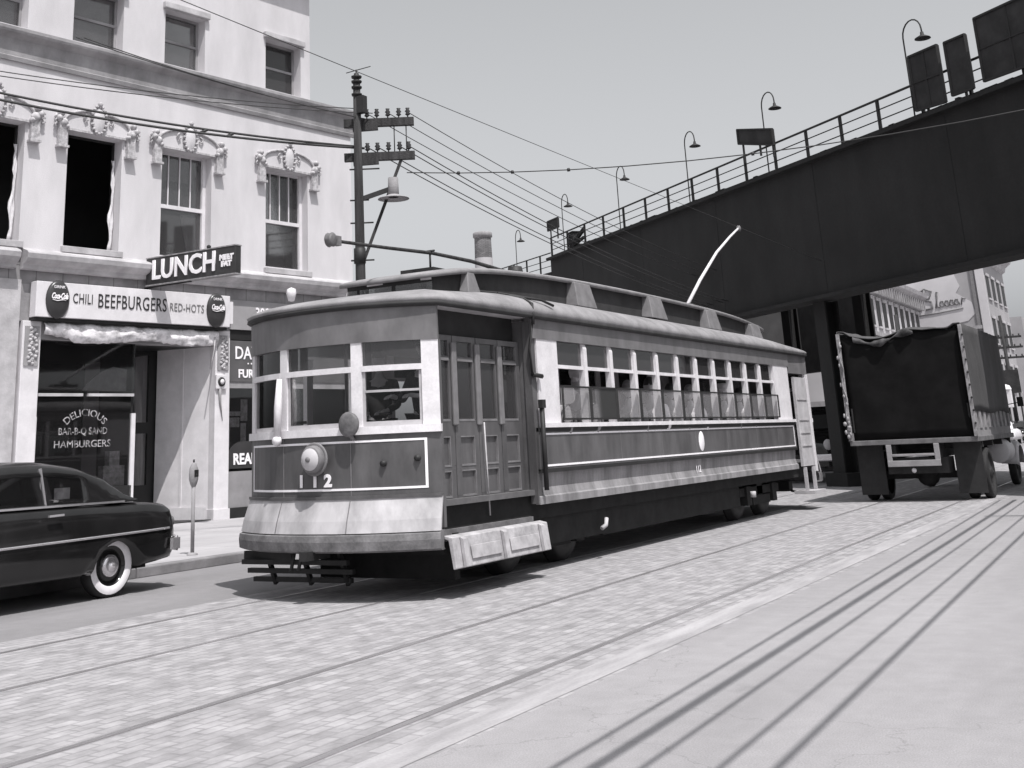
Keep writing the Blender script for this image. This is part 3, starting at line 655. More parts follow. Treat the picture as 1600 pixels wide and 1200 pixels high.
mb = MB(); mb.box(19.4, 24.9, -11.6, -11.2, 3.95, 7.5); mb.box(24.3, 24.9, -11.2, -.6, 0, 7.55); mb.box(24.3, 34, -11.6, -11.2, 0, 3.95); mb.build('abutment_wall', SOFF, br)
# approach section beyond the step
mb = MB(); rows = []
for k in range(20):
    u = 25.25 + k * 1.0; z = 8.72 + .045 * (u - 25.2); rows.append([(u, .0, z - 1.6), (u, .0, z), (u, -3, z), (u, -3, z - 1.6)])
mb.grid(rows, smooth=False, close=True); mb.add(rows[0], [(0, 1, 2, 3)]); mb.add(rows[-1], [(3, 2, 1, 0)]); mb.build('approach_girder', STEEL, br)
for u in (33, 42): mb = MB(); mb.box(u - .3, u + .3, -2.4, -.4, 0, 7.2); mb.build('approach_column', STEEL, br)
# railing: posts and three rails
RZ = lambda u: topz(u) + .90
post_u = [25.13, 23.25, 21.36, 19.46, 17.53, 15.62, 13.78, 11.98, 10.22, 8.46, 6.75, 5.06, 3.40, 1.74, .04, -1.67, -3.36, -5.1, -6.8, -8.5, -10.2, -11.9]
for u in post_u:
    mb = MB(); mb.box(u - .035, u + .035, -.10, -.03, topz(u) - .1, RZ(u)); mb.build('railing_post', RAILI, br)
for fr, r in ((1.0, .035), (.70, .018), (.40, .018), (.12, .02)):
    mb = MB(); mb.tube([(u, -.065, topz(u) + .90 * fr) for u in [25.2 - k * 1.7 for k in range(23)]], r, 6); mb.build('railing_bar', RAILI, br)
for k in range(11):
    u = 26.6 + k * 1.75; z = 8.72 + .045 * (u - 25.2)
    mb = MB(); mb.box(u - .035, u + .035, -.08, -.02, z, z + .85); mb.build('railing_post', RAILI, br)
for fr in (1, .64, .32):
    mb = MB(); mb.tube([(u, -.05, 8.72 + .045 * (u - 25.2) + .85 * fr) for u in (25.3, 30, 36, 44)], .03 if fr == 1 else .018, 6); mb.build('railing_bar', RAILI, br)
# things on the bridge
def onbridge(name, label, cat, u, y, z, group=None):
    p = Vector((BX, BY, 0)) + BD * u + BN * y; return thing(name, label, cat, (p.x, p.y, z), BA, group)
lamps = [(-4.9, 'gooseneck lamp on the bridge above the large dark panels'), (.72, 'tallest gooseneck lamp on the bridge left of the big square panel'), (7.62, 'gooseneck lamp on the bridge behind the slanting narrow board'),
         (12.74, 'gooseneck lamp on the middle of the bridge with its span wire passing below'), (18.5, 'gooseneck lamp on the bridge third from its left end'), (24.35, 'gooseneck lamp beside the small board at the left end of the bridge'), (30.5, 'faint farthest gooseneck lamp beyond the left end of the bridge')]
def mk_lamp():
    t = thing('gooseneck_lamp', '', 'street lamp', (0, 0, 0), BA, 'gooseneck lamps along the bridge')
    mb = MB(); pts = [(0, 0, -.6), (0, 0, 1.0), (0, 0, 2.05)] + [(-.36 + .36 * math.cos(a), 0, 2.05 + .36 * math.sin(a)) for a in [R_(x) for x in range(20, 181, 20)]] + [(-.72, 0, 1.92)]
    mb.tube(pts, .020, 6); mb.build('pole', RAILI, t)
    mb = MB(); mb.lathe([(.0, .12), (.04, .11), (.05, .03), (.19, -.05), (.20, -.07), (.04, -.06), (0, -.06)], (-.72, 0, 1.86), 'z', 16); mb.build('lamp_shade', RAILI, t); return t
L0 = mk_lamp()
for i, (u, lb) in enumerate(lamps):
    t = L0 if i == 0 else copy_tree(L0)
    p = Vector((BX, BY, 0)) + BD * u + BN * (-.35); t.location = (p.x, p.y, topz(u) + (.25 if u < 25 else -.35)); t['label'] = lb
def board(u0, u1, z0a, z1a, z0b, z1b, label, y=.06, fr=True, posts=()):
    t = onbridge('trackside_board', label, 'sign board', 0, 0, 0, 'dark boards seen from behind on the bridge railing')
    mb = MB(); mb.prism([(u0, z0a), (u1, z0b), (u1, z1b), (u0, z1a)], lambda p, q, s_: (p, s_, q), y, y + .05); mb.build('panel', SIGNB, t)
    mb = MB()
    for (a, b, c, d) in ((u0, z0a, u1, z0b), (u0, z1a, u1, z1b), (u0, z0a, u0, z1a), (u1, z0b, u1, z1b)):
        mb.bar((a, y + .06, b), (c, y + .06, d), .06, .05)
    if fr:
        mb.bar(((u0 + u1) / 2, y + .06, (z0a + z0b) / 2), ((u0 + u1) / 2, y + .06, (z1a + z1b) / 2), .04, .03)
        mb.bar((u0, y + .06, (z0a + z1a) / 2), (u1, y + .06, (z0b + z1b) / 2), .04, .03)
    for (pu, pa, pb) in posts: mb.bar((pu, y, pa), (pu, y, pb), .05, .05, (1, 0, 0))
    mb.build('frame', RAILI, t)
board(.07, -1.0, 8.96, 10.36, 8.88, 10.32, 'large nearly square dark framed board on the bridge railing', posts=((-.3, 8.7, 9.0),))
board(-1.25, -1.97, 8.96, 10.28, 8.93, 10.25, 'narrow upright dark board between the square board and the right edge', fr=False, posts=((-1.65, 8.7, 9),))
board(-2.33, -4.3, 8.98, 10.5, 8.9, 10.45, 'wide dark board on the bridge railing at the right edge of the view')
board(8.42, 6.45, 10.25, 10.72, 9.72, 10.22, 'small slanting dark board raised above the middle of the railing', fr=False, posts=((8.25, 9.6, 10.3), (7.3, 9.6, 10.0), (6.6, 9.4, 9.8)))
board(25.0, 23.75, 10.5, 10.92, 10.45, 10.88, 'smallest dark board raised on posts at the left end of the railing', fr=False, posts=((24.8, 10, 10.5), (24.0, 10, 10.5)))
rb = onbridge('relay_box', 'dark box and bundle leaning on the railing near the left end of the bridge', 'box', 23.1, -.3, topz(23) + .0)
mb = MB(); mb.box(-.25, .25, -.15, .15, 0, .8); mb.box(-.3, .3, -.2, .2, .8, .85); mb.build('cabinet', SIGNB, rb, bevel=.02)
mb = MB(); mb.bar((-.2, .1, .35), (-1.4, .1, .75), .1, .16); mb.bar((-.3, .1, .25), (-1.3, .1, .4), .1, .1); mb.build('timber_bundle', UNDER, rb)

# ================================================================== STREETCAR
TX, TY = -8.170, 10.90; HW = 1.30; L = 14.35; BOW = .45
tr = thing('streetcar', 'dark wooden streetcar with cream window posts standing in the street', 'streetcar', (TX, TY, 0))
yf = lambda x: -BOW * (1 - abs(x / HW) ** 2.3)
def fpt(x, off, z, rear=False):
    y = yf(max(-HW, min(HW, x))) - off; xx = x * (1 + off / HW * .30)
    return (xx, (L - y) if rear else y, z)
def plate(mb, rows, x0, x1, th=.04, n=14, rear=False):
    xs = [x0 + (x1 - x0) * k / n for k in range(n + 1)]
    loop = [(z, o) for z, o in rows] + [(z, o - th) for z, o in reversed(rows)]
    g = [[fpt(x, o, z, rear) for z, o in loop] for x in xs]
    mb.grid(g, smooth=False, close=True)
    mb.add(g[0], [tuple(range(len(loop)))]); mb.add(g[-1], [tuple(range(len(loop)))[::-1]])
    return mb
PW = .50
def car_end(rear):
    nm = 'rear_' if rear else 'front_'
    def P(name, rows, x0, x1, m, th=.04, parent=tr, n=14):
        return plate(MB(), rows, x0, x1, th, n, rear).build(name, m, parent)
    P('bumper', [(.49, .10), (.51, .15), (.60, .16), (.66, .15), (.68, .10)], -HW, HW, BUMP, .12, n=24)
    P('apron', [(.68, .13), (.80, .10), (1.0, .025), (1.03, .02)], -HW, HW, APRON, .03, n=24)
    P('dash_panel', [(1.03, 0), (1.66, 0)], -HW, HW, TRED, .05, n=24)
    for z in (1.10, 1.58): P('pinstripe', [(z, .006), (z + .022, .006)], -HW + .1, HW - .12, LETW, .008, n=24)
    for x in (-HW + .1, HW - .142):
        P('pinstripe', [(1.122, .006), (1.58, .006)], x, x + .022, LETW, .008, n=1)
    P('apron_moulding', [(1.015, .035), (1.045, .035)], -HW, HW, TRED, .05, n=24)
    for x in (-.5, .42): P('apron_seam', [(.69, .135), (.80, .105), (1.0, .03)], x, x + .010, VENT, .02, n=1)
    for x in (-.5, .42): P('panel_seam', [(1.04, .004), (1.66, .004)], x, x + .008, VENT, .01, n=1)
    P('sill', [(1.66, .03), (1.74, .03)], -HW - .01, HW + .01, CREAM, .08, n=24)
    for (a, b) in ((-HW, -HW + .10), (-.56, -.44), (.44, .56), (HW - .15, HW)):
        P('window_post', [(1.74, .0), (2.62, .0)], a, b, CREAM, .09, n=3)
    P('transom_bar', [(2.31, .005), (2.37, .005)], -HW + .10, -.56, CREAM, .07, n=6)
    P('transom_bar', [(2.31, .005), (2.37, .005)], -.44, .44, CREAM, .07, n=6)
    P('transom_bar', [(2.31, .005), (2.37, .005)], .56, HW - .15, CREAM, .07, n=6)
    P('letterboard', [(2.62, .01), (3.02, .02)], -HW, HW, TGREY, .05, n=24)
    for (a, b) in ((-HW + .10, -.56), (-.44, .44), (.56, HW - .15)):
        P('sash', [(1.74, -.02), (1.79, -.02)], a, b, STONE_L, .03, n=6); P('sash', [(1.79, -.02), (2.31, -.02)], a, a + .03, STONE_L, .03, n=1); P('sash', [(1.79, -.02), (2.31, -.02)], b - .03, b, STONE_L, .03, n=1)
        P('window_glass', [(1.79, -.03), (2.31, -.03)], a + .03, b - .03, GLASS, .006, n=6)
        P('transom_glass', [(2.37, -.03), (2.62, -.03)], a, b, GLASSD, .006, n=6)
    if not rear:
        P('sash_rail', [(2.09, -.015), (2.115, -.015)], .59, HW - .18, STONE_L, .02, n=6)
car_end(False); car_end(True)
# sides
Y0, Y1 = 2.16, 13.05
wy = [2.84 + .838 * k for k in range(12)]       # window edges
def side(s):
    X = lambda a: s * (a - .035)
    def B(name, m, boxes, parent=tr, bevel=0):
        mb = MB()
        for (a, b, c, d, e, f) in boxes: mb.box(X(a), X(b), c, d, e, f)
        return mb.build(name, m, parent, bevel)
    # dirty skirt, concave with lower flange
    mb = MB(); mb.prism([(1.30, 1.16), (1.285, .98), (1.31, .89), (1.335, .875), (1.335, .79), (1.27, .79), (1.25, 1.16)], lambda p, q, t: (X(p), t, q), Y0, Y1); mb.build('skirt', SKIRT, tr)
    B('side_panel', TRED, [(1.29, 1.345, Y0 + .02, Y1, 1.17, 1.67)])
    B('panel_shadow_strip', DARK, [(1.3, 1.352, Y0 + .02, Y1, 1.145, 1.19)])  # dark strip painted in for the shadow under the overhanging panel
    B('pinstripe', LETW, [(1.345, 1.351, Y0 + .15, Y1 - .1, 1.215, 1.238), (1.345, 1.351, Y0 + .15, Y1 - .1, 1.585, 1.607), (1.345, 1.351, Y0 + .15, Y0 + .17, 1.238, 1.585), (1.345, 1.351, Y1 - .12, Y1 - .1, 1.238, 1.585)])
    [B('panel_seam', VENT, [(1.345, 1.3475, y, y + .008, 1.24, 1.58)]) for y in (4.6, 6.1, 7.5, 9.0, 10.6, 11.9)]
    B('belt_rail', DARK, [(1.3, 1.36, Y0 + .02, Y1, 1.625, 1.672)])
    B('sill', CREAM, [(1.26, 1.39, Y0 + .12, Y1, 1.672, 1.725)])
    B('corner_post', CREAM, [(1.25, 1.335, Y0 + .12, wy[0], 1.725, 2.74)]); B('corner_post', CREAM, [(1.25, 1.335, wy[-1], Y1 - .05, 1.725, 2.74)])
    B('door_jamb', TRED, [(1.22, 1.32, Y0 - .02, Y0 + .10, .80, 2.95)])
    for y in wy[1:-1]:
        mb = MB(); mb.prism([(1.335, 1.725), (1.335, 2.68), (1.31, 2.74), (1.25, 2.74), (1.25, 1.725)], lambda p, q, t: (X(p), t, q), y - .055, y + .045)
        mb.build('window_post', CREAM, tr)
    B('transom_rail', CREAM, [(1.27, 1.315, wy[0], wy[-1], 2.40, 2.445)])
    for a, b in zip(wy[:-1], wy[1:]):
        
        mb = MB(); mb.box(X(1.285), X(1.292), a + .045, b - .055, 2.445, 2.74); mb.build('transom_glass', GLASSD, tr)
    B('letterboard', TGREY, [(1.24, 1.345, Y0, Y1 + .02, 2.74, 3.03)])
    # window guards
    for a, b in (zip(wy[:-1], wy[1:]) if s > 0 else ()):
        mb = MB(); y0, y1 = a + .01, b - .03; x = X(1.375)
        for (p, q) in (((x, y0, 1.77), (x, y1, 1.77)), ((x, y0, 2.17), (x, y1, 2.17)), ((x, y0, 1.77), (x, y0, 2.17)), ((x, y1, 1.77), (x, y1, 2.17))): mb.bar(p, q, .022, .022)
        g = mb.build('window_guard', DARK, tr)
        mb = MB(); mb.add([(x, y0, 1.77), (x, y1, 1.77), (x, y1, 2.17), (x, y0, 2.17)], [(0, 1, 2, 3)]); mb.build('guard_mesh', MESHG, g)
    # rear vestibule side
    B('rear_vestibule_panel', STONE_L, [(1.28, 1.33, Y1 + .35, L - .10, .82, 2.55)])
    B('rear_vestibule_battens', STONE_L, [(1.33, 1.345, Y1 + .42 + .0, L - .2, z, z + .025) for z in (1.2, 1.45, 1.7, 2.1)])
    B('rear_corner_post', CREAM, [(1.27, 1.345, L - .10, L + .02, .7, 2.62)])
    B('rear_step', STONE_L, [(1.1, 1.5, Y1 + .3, L - .15, .30, .36), (1.3, 1.36, Y1 + .4, Y1 + .46, .36, .80), (1.3, 1.36, L - .3, L - .24, .36, .80)])
    B('vestibule_letterboard', DARK, [(1.02, 1.08, .0, Y0 - .02, 2.60, 3.03)] if s > 0 else [(1.24, 1.330, .0, Y0 - .02, 2.66, 3.03)]); B('vestibule_letterboard', TGREY, [(1.24, 1.330, Y1 + .02, L, 2.62, 3.03)])  # front letterboards carry painted shade: dark colour for the gloom under the roof
for s in (1, -1): side(s)
# folding doors (right front), each leaf with panels and panes
for k in range(4):
    t = thing('leaf', '', 'x', (0, 0, 0)); del t['label']; del t['category']
    bpy.data.objects.remove(t)
    a, b = .05 + k * .52, .05 + (k + 1) * .52 - .015
    mb = MB(); x0, x1 = 1.085, 1.13
    holes = [(a + .085, b - .085, 1.78, 2.42), (a + .085, b - .085, 2.47, 2.64), (a + .11, b - .11, 1.30, 1.60), (a + .11, b - .11, .98, 1.24)]
    panel_holes(mb, a, b, .66, 2.70, holes, x0, x1, ax='y')
    lf = mb.build('door_leaf', TRED, tr, bevel=.004)
    mb = MB(); mb.box(x0 + .005, x0 + .022, a + .11, b - .11, 1.30, 1.60); mb.box(x0 + .005, x0 + .022, a + .11, b - .11, .98, 1.24); mb.build('door_panel', TRED, lf)
    mb = MB()
    for (c0, c1) in ((.98, 1.24), (1.30, 1.60)):
        mb.box(x0 + .02, x1 + .006, a + .10, b - .10, c0 - .012, c0 + .008); mb.box(x0 + .02, x1 + .004, a + .10, b - .10, c1 - .006, c1 + .008); mb.box(x0 + .02, x1 + .005, b - .112, b - .10, c0, c1)
    mb.box(x0 + .02, x1 + .004, a + .085, b - .085, 1.765, 1.79); mb.box(x0 + .02, x1 + .008, a + .085, b - .085, 2.42, 2.45); mb.build('moulding', VENT, lf)
    mb = MB(); mb.box(x0 + .015, x0 + .021, a + .085, b - .085, 1.78, 2.42); mb.box(x0 + .015, x0 + .021, a + .085, b - .085, 2.47, 2.64); mb.build('door_pane', GLASSD, lf)
    if k in (0, 1, 2):
        mb = MB(); mb.box(x1 + .001, x1 + .035, b - .05, b + .05, 1.72, 2.62); mb.build('stile_cover', VENT, lf, bevel=.012)
mb = MB(); mb.tube([(1.19, 1.10, 1.75), (1.19, 1.14, .74)], .009, 6); mb.build('door_handle_bar', STONE_L, tr)
mb = MB(); mb.box(1.0, 1.20, .02, 2.14, .56, .66); mb.box(1.2, 1.31, .02, 2.14, .56, .60); mb.build('threshold_light_plate', BUMP, tr)  # lower outer plate added to stop a light streak behind the step board
# left side of the front vestibule: closed panel and open window
mb = MB(); mb.box(-1.30, -1.26, .02, Y0, .82, 1.66); mb.build('vestibule_panel', TRED, tr)
mb = MB(); mb.box(-1.30, -1.24, .95, 1.07, 1.72, 2.62); mb.box(-1.31, -1.23, .02, Y0, 1.66, 1.72); mb.build('vestibule_post', CREAM, tr)
mb = MB(); mb.box(1.24, 1.30, .0, .05, .70, 2.62); mb.build('door_front_post', TRED, tr)
# folding step board
mb = MB()
mb.prism([(1.30, .62), (1.40, .60), (1.44, .30), (1.40, .29), (1.35, .57), (1.30, .585)], lambda p, q, t: (p, t, q), -.02, 2.1); st_ = mb.build('step_board', mat('step_paint', .42, .35, 6, .7, .1, 40, fine=.1), tr, bevel=.008)
mb = MB()
for y in (.16, 1.02, 1.9): mb.prism([(1.405, .60), (1.45, .58), (1.485, .31), (1.445, .30)], lambda p, q, t: (p, t, q), y - .045, y + .045)
for (a, b) in ((.3, .92), (1.14, 1.8)): mb.prism([(1.42, .50), (1.43, .50), (1.45, .37), (1.44, .37)], lambda p, q, t: (p, t, q), a, b)
mb.build('step_ribs', mat('step_rib_paint', .42, .3, 6, .7), st_, bevel=.004)
# ---- roof
def outline(hw, y0, y1, bow, n=20):
    pts = []
    for k in range(n + 1):
        x = -hw + 2 * hw * k / n; pts.append((x, y0 - bow * (1 - abs(x / hw) ** 2.5)))
    for k in range(1, 24): pts.append((hw, y0 + (y1 - y0) * k / 24))
    for k in range(n + 1):
        x = hw - 2 * hw * k / n; pts.append((x, y1 + bow * (1 - abs(x / hw) ** 2.5)))
    for k in range(1, 24): pts.append((-hw, y1 - (y1 - y0) * k / 24))
    return pts
base = outline(HW, 0, L, BOW)
def inset(p, d, sp=(1.2, L - 1.2)):
    s = Vector((0, max(sp[0], min(sp[1], p[1])))); v = Vector(p) - s; l = v.length
    return s + v * ((l - min(d, l - .02)) / l)
prof = [(.0, 3.00), (-.055, 3.03), (-.07, 3.07), (-.05, 3.12), (.0, 3.175), (.10, 3.24), (.28, 3.305), (.50, 3.35), (.8, 3.38), (1.2, 3.39)]
def rise(y, z):
    d = min(y, L - y); f = .42 + .58 * max(0, min(1, (d + .3) / 2.4)); return 3.05 + (z - 3.05) * (f if z > 3.05 else 1)
mb = MB(); mb.grid([[(*inset(p, d), rise(inset(p, d)[1], z)) for p in base] for d, z in prof], close=True); mb.build('lower_roof', ROOFC, tr)
mb = MB(); mb.grid([[(*inset(p, d), z) for p in base] for d, z in ((-.01, 3.0), (.1, 2.99), (.5, 2.99), (1.2, 2.99))], close=True); mb.build('roof_underside', STONE_L, tr)
mb = MB(); mb.grid([[(*inset(p, d), z) for p in base] for d, z in ((.0, 3.035), (-.06, 3.03), (-.066, 3.0), (-.03, 2.975), (.0, 2.98))], close=True); mb.build('drip_rail', ROOFD, tr)
# monitor
def mono(hw, ext, z_low):
    pts = []; n = 16; y0, y1 = 1.45 - ext, L - 1.45 + ext
    for k in range(n + 1):
        a = math.pi * k / n; pts.append((-hw * math.cos(a), y0 - .6 * math.sin(a) ** .7))
    for k in range(1, 30): pts.append((hw, y0 + (y1 - y0) * k / 30))
    for k in range(n + 1):
        a = math.pi * k / n; pts.append((hw * math.cos(a), y1 + .6 * math.sin(a) ** .7))
    for k in range(1, 30): pts.append((-hw, y1 - (y1 - y0) * k / 30))
    return pts
def mz(y):      # roof rise towards the middle of the car
    d = min(y, L - y); return -.44 * math.exp(-max(0, d) / 1.5)
mp0 = mono(.80, 0, 0)
mb = MB(); mb.grid([[(x, y, 3.14) for x, y in mp0], [(x, y, 3.70 + mz(y)) for x, y in mp0]], close=True, smooth=False); mb.build('monitor_side', ROOFD, tr)
mb = MB(); mp1 = mono(.86, .05, 0)
def msc(f, dz): return [(x * f, (y - L / 2) * (1 - (1 - f) * .12) + L / 2, 3.70 + mz(y) + dz) for x, y in mp1]
mb.grid([msc(.96, -.015), msc(1, -.01), msc(1.01, .02), msc(.97, .05), msc(.8, .085), msc(.5, .115), msc(.2, .13), msc(.01, .132)], close=True); mb.build('monitor_roof', ROOFC, tr)
mb = MB(); mb.grid([msc(1.005, -.02), msc(1.025, -.02), msc(1.028, .022), msc(1.01, .03)], close=True); mb.build('monitor_edge', VENT, tr)
# monitor front windows
mb = MB()
for a0, a1 in ((28, 60), (64, 100), (104, 140)):
    rows = []
    for k in range(7):
        a = R_(a0 + (a1 - a0) * k / 6); x, y = -.80 * math.cos(a) * 1.012, 1.45 - .612 * math.sin(a) ** .7
        rows.append([(x, y, 3.24), (x, y, 3.63 + mz(y))])
    mb.grid(rows, smooth=False)
mb.build('monitor_front_pane', GLASSD, tr, solid=.004)
mb = MB()
mb.bar((.62, .98, 3.44), (-.2, .82, 3.42), .02, .025); mb.build('monitor_front_rail', CREAM, tr)
# ventilators
for (a, b) in ((1.32, 1.62), (4.22, 4.86), (6.95, 7.60), (9.60, 10.24), (12.10, 12.74)):
    i = .07; z1 = 3.70 + mz((a + b) / 2) + .0; z0 = z1 - (.33 if a > 2 else .24)
    for s in (1, -1):
        v = MB(); xo = .795 * s; pr = .20 if a > 2 else .14
        vs = [(xo, a, z0), (xo, b, z0), (xo + pr * s, b, z0 - .03), (xo + pr * s, a, z0 - .03), (xo, a + i, z1), (xo, b - i, z1), (xo + pr * .65 * s, b - i, z1 - .01), (xo + pr * .65 * s, a + i, z1 - .01)]
        v.add(vs, [(3, 2, 1, 0), (4, 5, 6, 7), (0, 1, 5, 4), (1, 2, 6, 5), (2, 3, 7, 6), (3, 0, 4, 7)])
        v.build('ventilator', VENT, tr, bevel=.012)
# trolley poles
mb = MB(); mb.box(-.18, .18, 3.9, 4.6, 3.80, 3.88); mb.lathe([(.12, 3.88), (.10, 3.98), (0, 4.0)], (0, 4.25, 0), 'z', 12); mb.build('trolley_base', DARK, tr)
mb = MB(); mb.tube([(0, 4.3, 3.86), (0, 3.6, 3.90), (0, 3.0, 3.93), (0, 2.0, 3.93), (0, 1.0, 3.88), (0, .0, 3.84)], [.032, .03, .027, .024, .022, .02], 8); p1 = mb.build('front_trolley_pole', POLE, tr)
mb = MB(); mb.lathe([(0, -.05), (.05, -.05), (.085, -.03), (.06, 0), (.085, .03), (.05, .05), (0, .05)], (0, -.16, 3.84), 'x', 14); mb.bar((0, 0, 3.84), (0, -.13, 3.84), .07, .11); mb.build('trolley_wheel', BUMP, p1)
mb = MB(); mb.box(-.30, .20, 1.7, 2.2, 3.655, 3.70); mb.tube([(0, 1.95, 3.70), (0, 1.95, 3.95)], .014, 6); mb.tube([(-.07, 1.95, 3.95), (.07, 1.95, 3.95)], .014, 6); mb.build('pole_hook', DARK, tr)
mb = MB(); mb.box(-.18, .18, 10.9, 11.7, 3.80, 3.88); mb.lathe([(.12, 3.88), (.10, 3.98), (0, 4.0)], (0, 11.3, 0), 'z', 12); mb.build('trolley_base', DARK, tr)
mb = MB(); mb.tube([(0, 11.25, 3.96), (0, 12.1, 4.52), (0, 13.3, 5.22), (0, 14.3, 5.68), (0, 14.95, 5.95)], [.036, .033, .03, .027, .024], 8); p2 = mb.build('rear_trolley_pole', mat('pale_trolley_pole', .62, .1, 4), tr)  # rear pole is pale, unlike the dark front pole
mb = MB(); mb.lathe([(0, -.04), (.04, -.04), (.07, -.02), (.05, 0), (.07, .02), (.04, .04), (0, .04)], (0, 15.0, 5.96), 'x', 12); mb.build('trolley_wheel', VENT, p2)
mb = MB(); mb.tube([(.5, .75, 3.28), (.7, 1.4, 3.33), (.95, 1.9, 3.31), (1.2, 2.2, 3.24), (1.34, 2.15, 3.16), (1.36, 2.12, 2.9)], .02, 6); mb.tube([(1.0, 1.9, 3.3), (1.3, 2.5, 3.23), (1.36, 2.7, 3.17)], .018, 6)
mb.tube([(1.36, 2.14, 3.05), (1.30, 2.10, 2.6), (1.31, 2.12, 2.3)], .014, 6); mb.tube([(1.31, 2.12, 2.3), (1.345, 2.3, 2.28)], .03, 6); mb.build('roof_cable', DARK, tr)
mb = MB(); mb.tube([(1.36, 2.22, 1.95), (1.36, 2.22, .95)], .03, 7); mb.box(1.33, 1.39, 2.18, 2.27, 1.9, 2.0); mb.build('signal_pull', DARK, tr)
mb = MB(); mb.lathe([(0, 0), (.035, .01), (.06, .1), (.05, .15), (0, .17)], (-.75, .05, 3.22), 'z', 10); mb.build('roof_lamp', CREAM, tr)
# front fittings
hx, hz = .02, 1.43
mb = MB(); mb.lathe([(.0, -.60), (.09, -.60), (.125, -.595), (.14, -.575), (.145, -.53), (.11, -.47), (.09, -.44)], (hx, 0, hz), 'y', 24); mb.lathe([(.155, -.50), (.17, -.505), (.175, -.52), (.165, -.53), (.14, -.525)], (hx, 0, hz), 'y', 24)
hl = mb.build('headlight', VENT, tr)
mb = MB(); mb.lathe([(.0, -.635), (.05, -.63), (.10, -.612), (.115, -.60)], (hx, 0, hz), 'y', 22); mb.build('headlight_lens', LENS, hl)
mb = MB(); mb.lathe([(0, -.644), (.028, -.644), (.03, -.63)], (hx, 0, hz), 'y', 10); mb.build('lens_boss', VENT, hl)
mb = MB(); mb.lathe([(0, -.53), (.08, -.53), (.11, -.52), (.13, -.50), (.125, -.475), (.05, -.45), (0, -.45)], (.46, 0, 1.77), 'y', 22); mb.tube([(.46, -.48, 1.66), (.46, -.38, 1.60)], .02, 6); mb.build('gong', BUMP, tr)
mb = MB(); mb.tube([(-.50, -.47, 2.30), (-.51, -.48, 2.0), (-.52, -.48, 1.66)], [.03, .045, .04], 8); mb.lathe([(0, -.53), (.045, -.52), (.06, -.48), (0, -.44)], (-.52, 0, 1.64), 'y', 12); mb.build('grab_lamp', CREAM, tr)
for (x, z) in ((.78, 1.36), (1.10, 1.40)):
    y = yf(x); mb = MB(); mb.lathe([(0, -.05), (.03, -.045), (.035, 0)], (x, y, z), 'y', 8); mb.build('hook', DARK, tr)
def on_dash(txt, x, z, size, m, name='fleet_number'):
    sl = math.atan2(yf(x + .05) - yf(x - .05), .1)
    M = Matrix.Translation((x, yf(x) - .012, z)) @ Matrix.Rotation(sl, 4, 'Z') @ Matrix.Rotation(R_(90), 4, 'X')
    return text_mesh(txt, size, .003, m, name, tr, M, sx=1.15, bold=.008)
on_dash('1', -.21, 1.20, .17, LETW); on_dash('1', -.02, 1.20, .17, LETW); on_dash('2', .15, 1.20, .17, LETW)
M = Matrix.Translation((1.348, 7.75, 1.41)) @ Matrix.Rotation(R_(90), 4, 'Z') @ Matrix.Rotation(R_(90), 4, 'X')
mb = MB(); mb.lathe([(0, .004), (.085, .004), (.09, 0)], (0, 0, 0), 'x', 24); mb.v = [(1.311 + x, 7.75 + y * 1.35, 1.41 + z * 1.7) for x, y, z in mb.v]; mb.build('side_emblem', LETW, tr)
text_mesh('112', .16, .002, LETW, 'side_number', tr, Matrix.Translation((1.312, 7.6, .99)) @ Matrix.Rotation(R_(90), 4, 'Z') @ Matrix.Rotation(R_(90), 4, 'X') @ Matrix.Translation((0, 0, -.04)), sx=1)
# ---- interior
mb = MB(); mb.box(-1.24, 1.24, .05, L - .05, .90, .96); mb.build('floor', WOODIN, tr)
mb = MB(); mb.box(.5, 1.24, Y0, Y0 + .05, .96, 2.95); mb.build('bulkhead', WOODIN, tr)
for a_ in (-1.24, .5): mb = MB(); mb.box(a_, a_ + .74, Y1 - .05, Y1, .96, 2.95); mb.build('bulkhead', WOODIN, tr)
for k in range(11):
    y = wy[k] + .5
    for s in (1, -1):
        mb = MB()
        mb.box(s * .35, s * 1.2, y - .42, y, 1.30, 1.38); mb.box(s * .35, s * 1.2, y + .1, y + .16, 1.30, 1.84); mb.box(s * .5, s * 1.1, y - .3, y - .1, .96, 1.30)
        mb.build('seat', WOODIN, tr)
mb = MB()
for s in (1, -1): mb.tube([(s * .5, 2.3, 2.72), (s * .5, 13, 2.72)], .015, 6)
mb.tube([(-.3, .5, .96), (-.3, .5, 2.9)], .02, 6); mb.build('grab_rail', VENT, tr)
mb = MB(); mb.box(-.75, -.5, -.30, -.08, .96, 1.75); mb.tube([(-.62, -.18, 1.75), (-.62, -.18, 1.82)], .03, 8); mb.bar((-.62, -.18, 1.82), (-.42, -.1, 1.83), .04, .03); mb.build('controller', DARK, tr)
